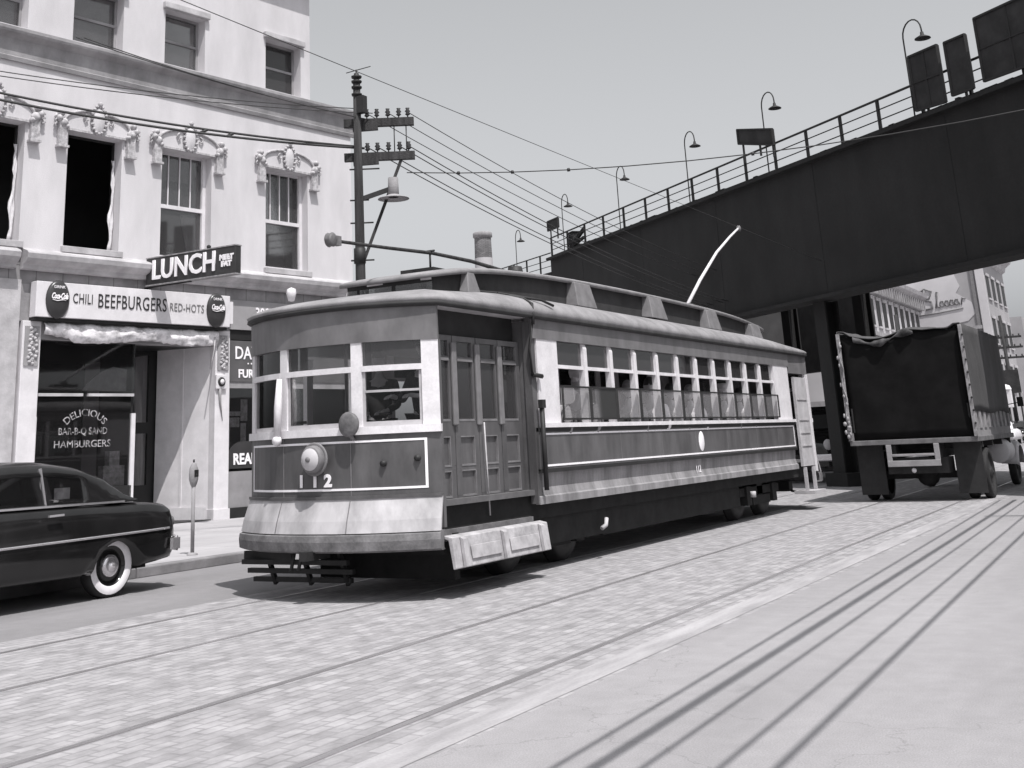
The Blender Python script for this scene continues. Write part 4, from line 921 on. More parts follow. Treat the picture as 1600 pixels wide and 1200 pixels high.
# ---- running gear
mb = MB(); mb.box(-1.15, 1.15, .2, L - .2, .62, .90); mb.box(-1.08, 1.08, 4.3, 10.0, .28, .62); mb.box(-.9, -.3, 5, 5.6, .35, .62); mb.box(.3, 1.05, 8.5, 9.3, .33, .62); mb.build('underframe_light_block', UNDER, tr)  # real underframe, with lower boxes added to keep light out beneath the car
for yc in (2.95, 11.4):
    mb = MB(); mb.box(-1.0, 1.0, yc - .16, yc + .16, .38, .60)
    for s in (1, -1):
        mb.box(s * .90, s * 1.0, yc - 1.15, yc + 1.15, .42, .56); mb.box(s * .88, s * 1.02, yc - .5, yc + .5, .25, .4)
        for d in (-.75, .75): mb.box(s * .88, s * 1.04, yc + d - .12, yc + d + .12, .26, .58)
    bg_ = mb.build('bogie', UNDER, tr)
    for d in (-.75, .75):
        for s in (1, -1):
            mb = MB(); mb.lathe([(0, .0), (.08, .0), (.1, .04), (.36, .04), (.40, .0), (.40, -.08), (.43, -.10), (.43, -.13), (.1, -.13), (0, -.13)], (0, 0, 0), 'x', 24)
            mb.v = [(s * (.78 + x), yc + d + y, .415 + z) for x, y, z in mb.v]; mb.build('wheel', DARK, bg_)
        mb = MB(); mb.tube([(-.8, yc + d, .415), (.8, yc + d, .415)], .05, 8); mb.build('axle', DARK, bg_)
# slatted lifeguard below the front
mb = MB(); mb.box(-.55, 1.22, .30, .40, .16, .62); mb.box(-1.1, 1.2, .12, .30, .42, .60); mb.build('front_shade_block', UNDER, tr)  # dark boards added to fill the shaded mass under the bumper
mb = MB(); mb.box(1.02, 1.10, .4, 4.4, .30, .70); mb.box(.4, 1.1, .40, 1.5, .22, .62); mb.build('step_hanger_frame', UNDER, tr)
mb = MB()
for z in (.14, .24, .34): mb.box(-1.25, .2 if z > .2 else .1, -.02 - (z - .14), .04 - (z - .14), z, z + .05)
for x in (-.95, -.45, .05): mb.bar((x, .02, .12), (x, -.22, .62), .04, .05)
for x in (-.4, -.3): mb.tube([(x, -.4, .3), (x, -.3, .6)], .02, 6)
mb.bar((-1.3, -.1, .42), (-.5, -.25, .42), .04, .10); mb.bar((0, -.3, .47), (.0, -.7, .47), .10, .09);
mb.build('lifeguard', DARK, tr)
mb = MB(); mb.tube([(1.0, .5, .62), (1.05, .5, .28)], .02, 6); mb.lathe([(0, 0), (.05, .01), (.045, .06), (0, .08)], (1.05, .5, .22), 'z', 10); mb.tube([(1.22, 4.15, .50), (1.23, 4.1, .42), (1.20, 4.02, .38)], .028, 6); mb.lathe([(0, .0), (.05, 0), (.05, .1), (0, .1)], (1.26, 10.2, .42), 'z', 8); mb.build('hose_coupling', STONE_L, tr)
mb = MB(); mb.box(-.6, .6, L + .25, L + .5, .3, .5); mb.bar((0, L + .3, .55), (0, L + .75, .55), .1, .08); mb.tube([(1.3, L - .2, .3), (1.0, L - .1, .28), (.6, L + .4, .3)], .025, 6); mb.build('rear_coupler', DARK, tr)

# ================================================================== PARKED CAR (black two door sedan, rear towards the streetcar)
CX0, CY0 = -11.86, 11.36       # rear centre line; local y runs forward (towards -Y) -> rotate 180
car = thing('parked_sedan', 'black rounded sedan with a whitewall tyre parked at the kerb at the left edge', 'car', (CX0, CY0, 0), math.pi)
def lerp(a, b, t): return a + (b - a) * t
def interp(tab, y):
    for (y0, v0), (y1, v1) in zip(tab[:-1], tab[1:]):
        if y <= y1:
            t = max(0, (y - y0) / (y1 - y0)); t = t * t * (3 - 2 * t) * .5 + t * .5
            return lerp(v0, v1, t)
    return tab[-1][1]
top_t = [(0, .78), (.04, .90), (.14, .975), (.35, 1.01), (.8, 1.03), (1.5, 1.05), (3.2, 1.06), (3.6, 1.06), (4.4, 1.0), (4.9, .92), (5.05, .75)]
wid_t = [(0, .66), (.05, .78), (.16, .86), (.5, .91), (1.2, .93), (3.5, .93), (4.4, .88), (4.9, .76), (5.05, .6)]
bot_t = [(0, .40), (.1, .34), (.6, .30), (1.0, .26), (4.0, .27), (4.7, .32), (5.05, .42)]
ys = [0, .02, .05, .10, .18, .28, .42, .6, .8, 1.0, 1.2, 1.4, 1.6, 1.9, 2.3, 2.7, 3.1, 3.5, 3.9, 4.2, 4.5, 4.75, 4.9, 5.0, 5.05]
rows = []
for y in ys:
    T, W, Bz = interp(top_t, y), interp(wid_t, y), interp(bot_t, y); half = []
    half = [(0, Bz), (W * .7, Bz), (W * .94, Bz + .02), (W * .985, Bz + .08), (W, lerp(Bz, T, .38)), (W * 1.0, lerp(Bz, T, .52)), (W * .985, lerp(Bz, T, .66)), (W * .965, lerp(Bz, T, .8)), (W * .92, lerp(Bz, T, .92)), (W * .82, lerp(Bz, T, .985)), (W * .6, T), (W * .3, T + .012), (0, T + .018)]
    rows.append([(x, y, z) for x, z in half] + [(-x, y, z) for x, z in half[-2:0:-1]])
mb = MB(); mb.grid(rows, close=True); mb.add(rows[0], [tuple(range(len(rows[0])))]); mb.add(rows[-1], [tuple(range(len(rows[-1])))[::-1]])
body = mb.build('body', CARP, car)
def cut(o, cutters):
    for c in cutters:
        m_ = o.modifiers.new('b', 'BOOLEAN'); m_.operation = 'DIFFERENCE'; m_.object = c; m_.solver = 'EXACT'
    dg = bpy.context.evaluated_depsgraph_get(); dg.update()
    me = bpy.data.meshes.new_from_object(o.evaluated_get(dg)); o.modifiers.clear(); o.data = me
    for c in cutters: bpy.data.objects.remove(c)
WY = 1.06
cs = []
for y in (WY, 4.05):
    for s in (1, -1):
        mb = MB(); mb.lathe([(0, 0), (.37, 0), (.37, .5), (0, .5)], (0, 0, 0), 'x', 40)
        mb.v = [(s * (.62 + x), y + yy, .25 + z) for x, yy, z in mb.v]; cs.append(mb.build('cutter', CARP, car))
bpy.context.view_layer.update(); cut(body, cs)
# greenhouse
def gh(y, kind):
    return None
ght = [(.62, 1.05), (.85, 1.14), (1.15, 1.36), (1.5, 1.48), (1.9, 1.535), (2.4, 1.545), (2.8, 1.52), (3.1, 1.40), (3.35, 1.22), (3.55, 1.06)]
ys2 = [.62, .72, .85, 1.0, 1.15, 1.28, 1.40, 1.5, 1.62, 1.74, 1.86, 1.98, 2.05, 2.2, 2.4, 2.6, 2.8, 2.92, 3.0, 3.1, 3.22, 3.35, 3.45, 3.55]
rows = []; belt = 1.035
NS = [0, .06, .12, .60, .70, .80, .90, 1]
for y in ys2:
    T = interp(ght, y); hw_b = .80 - .10 * max(0, (1.1 - y)) - .12 * max(0, (y - 3.1)); r = []
    for t in NS:
        # side rises then curves to the roof
        if t <= .60: x = hw_b - .08 * t / .60 * min(1, (T - belt) / .45); z = belt + (T - belt) * .66 * t / .60
        else:
            a = (t - .60) / .40; x = (hw_b - .08 * min(1, (T - belt) / .45)) * math.cos(a * math.pi / 2) ** .6 if a < 1 else 0; z = belt + (T - belt) * (.66 + .34 * math.sin(a * math.pi / 2))
        r.append((x, y, z))
    rows.append(r + [(-x, yy, z) for x, yy, z in r[-2::-1]])
mbB = MB(); mbG = MB(); nR = len(rows[0]); vs = [p for r in rows for p in r]; fb = []; fg = []
for i in range(len(rows) - 1):
    ym = (ys2[i] + ys2[i + 1]) / 2
    for k in range(nR - 1):
        kk = min(k, nR - 2 - k); f = (i * nR + k, i * nR + k + 1, (i + 1) * nR + k + 1, (i + 1) * nR + k)
        side_g = kk in (1, 2) and ((1.50 < ym < 2.02) or (2.1 < ym < 3.05))
        rear_g = kk >= 5 and .80 < ym < 1.30
        front_g = kk >= 3 and ym > 3.0
        (fg if (side_g or rear_g or front_g) else fb).append(f)
mbB.add(vs, fb, True); mbB.build('roof', CARP, car, solid=.02)
mbG.add(vs, fg, True); mbG.build('window_glass', glassmat('car_glass', .97, .7), car)
mb = MB()
for s in (1, -1):
    x = .812 * s
    mb.bar((x, .9, 1.045), (x, 3.2, 1.055), .012, .022); mb.bar((.79 * s, 2.04, 1.06), (.70 * s, 2.06, 1.46), .018, .03)
    
    pts = [(interp(wid_t, y_) * 1.0 + .004, y_, .70 - .012 * y_) for y_ in (.22, .4, .7, 1.0, 1.5, 2.2, 3.0, 3.8)]
    mb.tube([(s * a, b, c) for a, b, c in pts], .015, 6)
    mb.bar((.955 * s, 2.12, .955), (.955 * s, 1.92, .96), .03, .022)
mb.build('chrome_trim', CHR, car)
mb = MB(); rows = []
for k in range(15):
    x = -.86 + 1.72 * k / 14; y = -.10 + .16 * abs(x / .86) ** 4
    rows.append([(x, y, .42), (x, y - .03, .47), (x, y - .03, .54), (x, y, .60), (x, y + .03, .58), (x, y + .03, .44)])
mb.grid(rows, close=True); mb.add(rows[0], [tuple(range(6))]); mb.add(rows[-1], [tuple(range(6))[::-1]])
for s in (1, -1): mb.box(s * .42, s * .48, -.15, -.10, .42, .68); mb.bar((s * .84, .02, .51), (s * .90, .20, .51), .04, .13)
mb.build('rear_bumper', CHR, car)
mb = MB(); rows = []
for k in range(15):
    x = -.86 + 1.72 * k / 14; y = 5.15 - .16 * abs(x / .86) ** 4
    rows.append([(x, y, .42), (x, y + .03, .47), (x, y + .03, .54), (x, y, .60)])
mb.grid(rows); mb.build('front_bumper', CHR, car, solid=.03)
for s in (1, -1):
    mb = MB(); mb.lathe([(0, -.025), (.03, -.025), (.05, -.01), (.06, .06)], (0, 0, 0), 'y', 14); mb.v = [(s * .70 + x, .02 + y, .76 + z * 1.3) for x, y, z in mb.v]; mb.build('tail_lamp', VENT, car)
    mb = MB(); mb.lathe([(0, .05), (.09, .04), (.10, 0)], (0, 0, 0), 'y', 16); mb.v = [(s * .64 + x, 5.0 + y, .72 + z) for x, y, z in mb.v]; mb.build('headlight', LENS, car)
def wheel(x, y, s, white=True, par=car, r=.345, wname='wheel', dual=0):
    mb = MB(); mb.lathe([(r - .13, -.02), (r - .11, .0), (r - .05, .012), (r - .015, .0), (r, -.03), (r, -.13), (r - .02, -.16), (r - .12, -.16)], (0, 0, 0), 'x', 36)
    mb.v = [(x + s * a, y + b, r + c) for a, b, c in mb.v]; wl = mb.build(wname, RUB, par)
    if white:
        mb = MB(); mb.lathe([(r - .125, .002), (r - .115, .010), (r - .06, .018), (r - .035, .012)], (0, 0, 0), 'x', 36); mb.v = [(x + s * a, y + b, r + c) for a, b, c in mb.v]; mb.build('whitewall', WW, wl)
    mb = MB(); mb.lathe([(r - .12, .0), (r - .14, -.04), (.13, -.02), (.115, -.01)], (0, 0, 0), 'x', 30); mb.v = [(x + s * a, y + b, r + c) for a, b, c in mb.v]; mb.build('rim', CARP if white else TRUCKD, wl)
    mb = MB(); mb.lathe([(.125, -.012), (.115, .012), (.07, .025), (.05, .02), (.035, .045), (0, .05)], (0, 0, 0), 'x', 26); mb.v = [(x + s * a, y + b, r + c) for a, b, c in mb.v]; mb.build('hubcap', CHR if white else DARK, wl)
    return wl
for y in (WY, 4.05):
    for s in (1, -1): wheel(s * .79, y, s)
mb = MB(); mb.box(-.62, .62, .35, 4.8, .26, .34); mb.box(-.60, .60, .3, .9, .34, .5); mb.build('chassis', UNDER, car)
mb = MB(); mb.box(-.66, .66, 1.35, 1.5, .5, 1.0); mb.box(-.66, .66, 1.5, 1.95, .5, .72); mb.box(-.66, .66, 2.3, 2.42, .5, 1.08); mb.box(-.66, .66, 2.42, 2.85, .5, .74); mb.box(-.7, .7, .9, 1.35, .9, 1.0); mb.build('seats', CARI, car, bevel=.03)
mb = MB(); mb.tube([(.57, -.05, .3), (.57, .4, .3)], .025, 7); mb.build('exhaust_pipe', DARK, car)
mb = MB(); mb.box(-.12, .12, -.005, .01, .64, .73); mb.build('licence_plate', VENT, car)
mb = MB(); mb.box(-.74, -.735, 1.66, 1.88, 1.12, 1.24); mb.build('windshield_card', PAPER, car)

# ---- parking meter
pm = thing('parking_meter', 'grey parking meter on a thin post beside the sunlit entrance wall', 'parking meter', (-13.0, 13.66, .13))
mb = MB(); mb.tube([(0, 0, 0), (0, 0, .97)], .028, 10); mb.lathe([(.08, 0), (.08, .02), (.03, .04)], (0, 0, 0), 'z', 12); mb.build('post', STONE, pm)
mb = MB(); mb.lathe([(.03, .95), (.055, 1.0), (.075, 1.06), (.078, 1.14), (.07, 1.22), (.045, 1.28), (.018, 1.305), (0, 1.31)], (0, 0, 0), 'z', 16); mb.v = [(x * .8, y * 1.0, z) for x, y, z in mb.v]; hd = mb.build('meter_head', STONE, pm)
mb = MB(); mb.box(.052, .062, -.04, .04, 1.10, 1.20); mb.build('meter_window', DARK, hd); mb = MB(); mb.tube([(0, 0, 1.30), (0, 0, 1.35)], .014, 6); mb.build('meter_flag', DARK, hd)

# ================================================================== TRUCK
tk = thing('canvas_truck', 'big stake truck with a dark canvas covered bed seen from behind under the bridge', 'truck', (-5.14, 26.3, 0))
W_ = 1.24; LT = 5.4
mb = MB(); mb.box(-W_ - .03, W_ + .03, 0, LT, 1.14, 1.24); mb.build('bed', mat('truck_bed_wood', .16, .4, 4), tk, bevel=.01)
mb = MB(); mb.box(-.5, -.38, .1, 8, .86, 1.13); mb.box(.38, .5, .1, 8, .86, 1.13)
for y in (.6, 2, 3.4, 4.8): mb.box(-W_, W_, y, y + .1, 1.02, 1.138)
mb.build('chassis', TRUCKD, tk)
def sag(x, y):
    return 3.46 - .10 * math.exp(-((x + .45) / .35) ** 2) + .03 * math.sin(x * 3.1 + 1) - .05 * math.cos(y * 3.4) * (1 - (x / W_) ** 2) + .03 * noise.noise(Vector((x * 3, y * 2, 0)))
mb = MB(); g = []
for k in range(25):
    y = LT * k / 24; r = []
    for j in range(21):
        x = -W_ + 2 * W_ * j / 20; e = .06 if abs(j - 10) == 10 else 0
        r.append((x, y, sag(x, y) + (.06 if abs(j - 10) >= 9 else 0)))
    g.append(r)
mb.grid(g); mb.build('canvas_top', CANG, tk, solid=.02)
for s in (1, -1):
    mb = MB(); g = []
    for k in range(25):
        y = LT * k / 24; r = []
        for j in range(13):
            t = j / 12; zt = sag(s * W_, y) + .06; z = lerp(1.72 + .03 * math.sin(y * 2), zt, t)
            r.append((s * (W_ + .012 + .018 * noise.noise(Vector((y * 1.5, t * 3, s)))), y, z))
        g.append(r)
    mb.grid(g); mb.build('canvas_side', CANG, tk, solid=.012)
mb = MB(); g = []
for k in range(21):
    x = -W_ + .05 + (2 * W_ - .1) * k / 20
    g.append([(x, .05 + .012 * math.sin(x * 5 + t * .5) + .012 * noise.noise(Vector((x * 2, t * .6, 5))), lerp(1.25, sag(x, 0) - .03, t / 12)) for t in range(13)])
mb.grid(g); mb.build('rear_dark_sheet', CANB, tk, solid=.012)  # near-black sheet standing in for the unlit interior of the open rear
mb = MB(); g = []
for k in range(41):
    x = -W_ * .75 + 1.0 * W_ * k / 40; zc = sag(x, 0) - .06 - .05 * math.exp(-((x + .5) / .3) ** 2); rr = .05 + .045 * noise.noise(Vector((x * 4.3, 0, 0))) + .02 * math.sin(x * 11)
    g.append([(x, -.0 + rr * .8 * math.cos(a), zc + rr * math.sin(a) + .02 * noise.noise(Vector((x * 9, a, 2)))) for a in [R_(j * 40) for j in range(9)]])
mb.grid(g, close=True); mb.build('rolled_canvas_edge', CANF, tk)
for s in (1, -1):
    mb = MB(); mb.bar((s * (W_ + .0), -.02, 1.24), (s * (W_ + .0), -.02, 3.46), .07, .07, (0, 1, 0)); mb.build('rear_post', TRUCKW, tk, bevel=.008)
mb = MB()
for k in range(16):
    z = 1.33 + k * (.05 if k < 8 else .2) + .02 * math.sin(k * 3) - (0 if k < 8 else 1.15); rr = (.032 if k < 8 else .018) + .008 * math.sin(k * 5.1)
    mb.lathe([(0, -.05), (rr, -.03), (rr * 1.2, 0), (rr, .03), (0, .05)], (-W_ - .01 + .05 * math.sin(k * 2.2), -.07, z), 'z', 8)
mb.tube([(-W_ + .02 + .03 * math.sin(k), -.08, 1.3 + k * .1) for k in range(21)], .014, 6); mb.build('lashing_rope', TRUCKW, tk)
mb = MB()
for k in range(8): mb.lathe([(0, -.03), (.025, 0), (0, .03)], (W_ + .03, -.065, 1.5 + k * .25), 'z', 7)
mb.build('lashing_eyelet', DARK, tk)
for s in (1, -1):
    mb = MB(); mb.box(s * (W_ - .06), s * (W_ - .02), .05, LT, 1.24, 1.40); mb.build('lower_side_board', STONE, tk)
    for k in range(9): mb = MB(); mb.box(s * (W_ - .06), s * (W_ + .0), .12 + k * .62, .44 + k * .62, 1.40, 1.74); mb.build('side_stake', TRUCKW, tk)
    mb = MB(); mb.box(s * (W_ - .10), s * (W_ - .07), .05, LT, 1.41, 1.9); mb.build('side_board', TRUCKD, tk)
mb = MB(); mb.box(-.54, -.44, -.06, .0, .72, 1.14); mb.box(.40, .50, -.06, .0, .72, 1.14); mb.box(-.54, .50, -.075, -.0, .70, .82); mb.box(-.44, .40, -.06, -.02, .90, .95); mb.build('underride_frame', STONE, tk, bevel=.008)
mb = MB(); mb.lathe([(0, -.05), (.04, -.04), (.05, 0)], (-.05, -.0, .62), 'y', 10); mb.build('tail_lamp', PAPER, tk)
mb = MB(); mb.box(-1.1, 1.1, 1.05, 1.25, .42, .56); mb.lathe([(0, -.22), (.2, -.15), (.24, 0), (.2, .15), (0, .22)], (0, 1.15, .49), 'y', 14); mb.box(-.6, .6, .2, .9, .55, .86); mb.build('rear_axle', TRUCKD, tk)
for s in (1, -1):
    for off in (0, .30): wheel(s * (1.25 - off), 1.15, s, False, tk, .50)
for s in (1, -1):
    wheel(s * 1.08, 6.75, s, False, tk, .48)
for s in (1, -1):
    mb = MB(); mb.box(s * .70, s * 1.24, .40, .42, .14, 1.13); mb.build('mud_flap', DARK, tk)
mb = MB()
mb.lathe([(0, -.5), (.28, -.5), (.30, -.48), (.30, .48), (.28, .5), (0, .5)], (0, 0, 0), 'y', 24); mb.v = [(1.04 + x * .8, 4.6 + y, .86 + z * .9) for x, y, z in mb.v]; mb.build('fuel_tank', WHITE, tk)
mb = MB(); mb.box(-1.0, 1.0, 5.6, 7.0, .9, 2.3); mb.box(-.75, .75, 7.0, 8.4, .85, 1.55); mb.prism([(7.0, 2.3), (7.0, 1.55), (7.3, 1.55)], lambda p, q, t: (t, p, q), -.95, .95); mb.build('cab', CARP, tk, bevel=.06)
mb = MB(); mb.box(-.8, .8, 5.59, 5.6, 1.7, 2.15); mb.box(1.0, 1.006, 6.0, 6.9, 1.6, 2.15); mb.build('cab_window', GLASSD, tk)
for s in (1, -1):
    mb = MB(); g = []
    for k in range(13):
        a = R_(180 * k / 12); g.append([(s * .8, 6.75 + .62 * math.cos(a), .52 + .55 * math.sin(a)), (s * 1.15, 6.75 + .60 * math.cos(a), .50 + .52 * math.sin(a)), (s * 1.20, 6.75 + .58 * math.cos(a), .46 + .48 * math.sin(a))])
    mb.grid(g); mb.build('front_fender', WHITE, tk, solid=.02)
mb = MB(); mb.bar((1.0, 6.9, 1.9), (1.32, 6.95, 1.95), .02, .02); mb.box(1.28, 1.42, 6.93, 6.96, 1.85, 2.08); mb.build('wing_mirror', DARK, tk)

# ================================================================== BACKGROUND CARS
def far_car(name, label, x, y, rz, paint, s=1.0, grp=None):
    t = thing(name, label, 'car', (x, y, 0), rz, grp)
    mb = MB(); tab = [(0, .62, .70), (.12, .78, .84), (.8, .86, .96), (1.4, .88, 1.0), (3.3, .88, 1.02), (4.3, .84, .95), (4.65, .74, .8), (4.75, .6, .7)]
    g = []
    for yy, w_, tp in tab: g.append([(0, yy, .3), (w_, yy, .32), (w_ * 1.02, yy, .58), (w_ * .95, yy, tp - .08), (w_ * .8, yy, tp), (0, yy, tp + .02), (-w_ * .8, yy, tp), (-w_ * .95, yy, tp - .08), (-w_ * 1.02, yy, .58), (-w_, yy, .32)])
    mb.grid(g, close=True); mb.add(g[0], [tuple(range(10))]); mb.add(g[-1], [tuple(range(10))[::-1]]); mb.build('body', paint, t)
    mb = MB(); g = []
    for yy, w_, tp in ((.75, .66, .98), (1.3, .68, 1.38), (1.7, .66, 1.5), (2.5, .66, 1.52), (3.0, .68, 1.35), (3.4, .70, 1.0)):
        g.append([(.74, yy, .96), (w_, yy, lerp(.96, tp, .75)), (w_ * .8, yy, tp), (-w_ * .8, yy, tp), (-w_, yy, lerp(.96, tp, .75)), (-.74, yy, .96)])
    mb.grid(g); mb.build('cabin', paint, t)
    mb = MB()
    for sx in (1, -1):
        mb.add([(sx * .735, 1.35, 1.02), (sx * .735, 2.9, 1.02), (sx * .695, 2.75, 1.34), (sx * .695, 1.5, 1.34)], [(0, 1, 2, 3)])
    mb.add([(-.6, 3.33, 1.06), (.6, 3.33, 1.06), (.55, 3.06, 1.34), (-.55, 3.06, 1.34)], [(0, 1, 2, 3)]); mb.add([(-.6, .83, 1.06), (.6, .83, 1.06), (.55, 1.18, 1.34), (-.55, 1.18, 1.34)], [(0, 1, 2, 3)])
    mb.build('window_glass', DARKWIN, t, solid=.012)
    for yy in (.95, 3.8):
        for sx in (1, -1): wheel(sx * .82, yy, sx, True, t, .33)
    mb = MB(); mb.box(-.8, .8, 4.78, 4.86, .42, .56); mb.box(-.8, .8, -.1, -.02, .42, .56); mb.build('bumper', CHR, t, bevel=.02)
    for sx in (1, -1):
        mb = MB(); mb.lathe([(0, .06), (.09, .05), (.11, 0)], (0, 0, 0), 'y', 14); mb.v = [(sx * .62 + a, 4.72 + b, .74 + c) for a, b, c in mb.v]; mb.build('headlight', LENS, t)
    return t
far_car('oncoming_sedan', 'tall dark old sedan with a round headlight facing the camera behind the streetcar', -10.2, 41.0, math.pi, CARP).scale = (1.15, 1.0, 1.45)
far_car('parked_coupe', 'pale sedan half hidden left of the truck under the bridge', -9.75, 41.0, 0, mat('pale_car_paint', .5, .1, 3, .3)).location = (-11.75, 46.0, 0)
far_car('distant_car', 'pale parked car right of the truck, nearest of the distant row', -11.6, 88, 0, mat('cream_car_paint', .6, .1, 3, .3), grp='distant parked cars')
far_car('distant_car', 'dark parked car in the middle of the distant row', -11.6, 95, 0, CARP, grp='distant parked cars')
far_car('distant_car', 'grey parked car at the far end of the distant row', -11.4, 103, 0, VENT, grp='distant parked cars')

# ================================================================== FAR BUILDINGS
def block(name, label, x0, x1, y0, y1, h, m, cornice=None, street_win=None, zrows=(), side_win=None, nw=8, cm=None):
    t = thing(name, label, 'building', ((x0 + x1) / 2, y0, 0)); ox, oy = (x0 + x1) / 2, y0
    mb = MB(); mb.box(x0 - ox, x1 - ox, 0, y1 - y0, 0, h); mb.build('wall', m, t)
    if cornice:
        mb = MB(); q = x1 - ox; mb.prism([(q + .002, h - 1.1), (q + .3, h - .9), (q + .4, h - .5), (q + .9, h - .15), (q + 1.0, h + .15), (q + .002, h + .25)], lambda a, b, c: (a, c, b), -.3, y1 - y0); mb.build('cornice', cm or STONE_L, t)
    for (zb, zt) in zrows:
        for k in range(nw):
            yy = (y1 - y0) * (k + .5) / nw; hw_ = (y1 - y0) / nw * .28; q = x1 - ox
            mb = MB(); mb.box(q + .001, q + .03, yy - hw_, yy + hw_, zb, zt); w_ = mb.build('window', DARKWIN, t)
            mb = MB(); mb.box(q + .031, q + .12, yy - hw_ - .1, yy + hw_ + .1, zt, zt + .25); mb.box(q + .031, q + .14, yy - hw_ - .1, yy + hw_ + .1, zb - .15, zb); mb.build('surround', STONE_L, w_)
    return t
t = block('ornate_block', 'low white block with a bracketed cornice seen under the bridge behind the truck', -30, -20, 93, 113, 12.6, FARW, True, zrows=((9.0, 11.0),), nw=9)
for k in range(22):
    mb = MB(); mb.box(5.002, 5.75, .3 + k * .9, .5 + k * .9, 11.3, 12.1); mb.build('cornice_bracket', STONE, t)
mb = MB(); mb.box(5.002, 5.2, 0, 20, 8.2, 8.5); mb.box(5.0, 5.1, -.01, 20, 4.0, 8.19); mb.build('string_course', STONE, t)
t = block('signwall_building', 'tall grey building with a faded painted script sign on its side wall', -21.2, -14.3, 114.5, 128, 16.6, FARG, True, zrows=((12.2, 14.2), (8.2, 10.4), (4.2, 6.4)), nw=4)
ox, oy = -17.75, 114.5
mb = MB(); mb.box(2.75, 3.45, -.25, -.001, 0, 16.8); mb.build('corner_pilaster', FARW, t)
mb = MB(); mb.box(2.3, 2.6, -.15, -.001, 4, 16.3); mb.build('downpipe', VENT, t)
mb = MB(); mb.prism([(-3.3, 9.9), (-3.3, 15.4), (-.2, 15.5), (.8, 15.0), (1.3, 13.4), (.9, 12.8), (2.1, 11.9), (2.3, 10.9), (1.6, 10.3), (-.5, 9.9)], lambda a, b, c: (a, c, b), -.05, -.001); mb.build('painted_sign_ground', FARW, t)
mb = MB()
def stroke(pts, r=.07): mb.tube([(a, -.08, b) for a, b in pts], r, 5)
stroke([(-2.6, 12.5), (-2.0, 12.7), (-1.7, 13.6), (-1.5, 14.5)], .1); stroke([(-2.1, 14.2), (-1.5, 14.6), (-.9, 14.3), (-1.2, 13.7), (-1.7, 13.6), (-1.0, 13.4), (-1.0, 12.8), (-1.6, 12.7)], .09)
stroke([(-.7, 12.8), (-.35, 14.2), (-.5, 14.2), (-.55, 12.9), (-.3, 12.8)]); 
for k in range(4): stroke([(-.15 + k * .42 + .17 * math.cos(a), 13.12 + .02 * k + .25 * math.sin(a)) for a in [R_(x) for x in range(60, 421, 45)]] + [(.1 + k * .42, 12.95)], .06)
stroke([(1.5, 12.9), (1.6, 13.5), (1.9, 13.4)], .06); stroke([(-2.4, 12.2), (-.5, 12.35), (1.6, 12.6)], .05)
mb.v = [(a - .25, b, c - 1.15) for a, b, c in mb.v]; mb.build('painted_script', VENT, t)
mb = MB(); mb.box(-3.45, 2.7, -.3, -.001, 9.5, 9.8); mb.build('ledge', STONE, t)
block('low_far_building', 'low pale building far down the street right of the sign wall', -30, -15.5, 150, 175, 13.0, FARG, None, zrows=((8.5, 10.5), (4.5, 6.5)), nw=6)
block('farthest_building', 'tiny pale building at the far end of the street', -15, -9, 215, 240, 11, FARW, None, zrows=((6, 8),), nw=4)
block('kerbside_shop', 'white walled shop with a grey band seen between streetcar and truck', -26, -13.2, 56, 70, 4.6, FARW, None, zrows=((1.2, 2.8),), nw=4)
mb = MB(); mb.box(-6.4, 6.45, -.12, -.002, 2.0, 2.75); ks = [o for o in COL.objects if o.name == 'kerbside_shop'][0]; mb.build('grey_band', STONE, ks); mb = MB(); mb.box(-6.4, 6.5, -1.2, -.002, 1.78, 1.9); mb.build('canopy', FARW, ks)
sh = block('street_row', 'long plain row of grey shops beyond the bridge on the left side of the street', -34, -18.5, 71, 91, 7.0, FARG, None, zrows=((4.2, 5.8),), nw=6)
# right hand side, beyond the frame's edge, seen only if the camera moves

def far_pole(x, y, h, label, arms=3):
    t = thing('distant_utility_pole', label, 'pole', (x, y, 0))
    mb = MB(); mb.tube([(0, 0, 0), (0, 0, h)], [.17, .11], 8); mb.build('shaft', POLE, t)
    for k in range(arms):
        mb = MB(); mb.box(-1.25, 1.25, -.06, .06, h - 1.7 - k * .75, h - 1.55 - k * .75)
        for j in (-1.1, -.7, -.3, .3, .7, 1.1): mb.lathe([(.05, 0), (.06, .12), (0, .16)], (j, 0, h - 1.55 - k * .75), 'z', 6)
        mb.build('crossarm', POLE, t)
far_pole(-11.6, 98, 9.2, 'distant pole with three crossarms right of the sign wall')
far_pole(-15.6, 80, 8.4, 'distant pole in front of the painted script sign', 1)
sg = thing('traffic_signal', 'white capped traffic signal on a post right of the truck', 'signal', (-11.0, 90, 0))
mb = MB(); mb.tube([(0, 0, 0), (0, 0, 2.4)], .08, 8); mb.build('post', DARK, sg); mb = MB(); mb.box(-.3, .3, -.2, .2, 2.4, 3.6); mb.build('signal_head', WHITE, sg, bevel=.04); mb = MB(); mb.lathe([(.35, 3.6), (.25, 3.85), (0, 3.95)], (0, 0, 0), 'z', 10); mb.build('cap', WHITE, sg)
kb = thing('billboard', 'dark square billboard on two legs right of the truck', 'billboard', (-11.3, 93, 0))
mb = MB(); mb.box(-.9, .9, -.05, .05, 3.4, 5.0); mb.build('panel', SIGNB, kb); mb = MB(); mb.box(-.8, -.7, -.05, .05, 0, 3.39); mb.box(.7, .8, -.05, .05, 0, 3.39); mb.build('legs', DARK, kb)

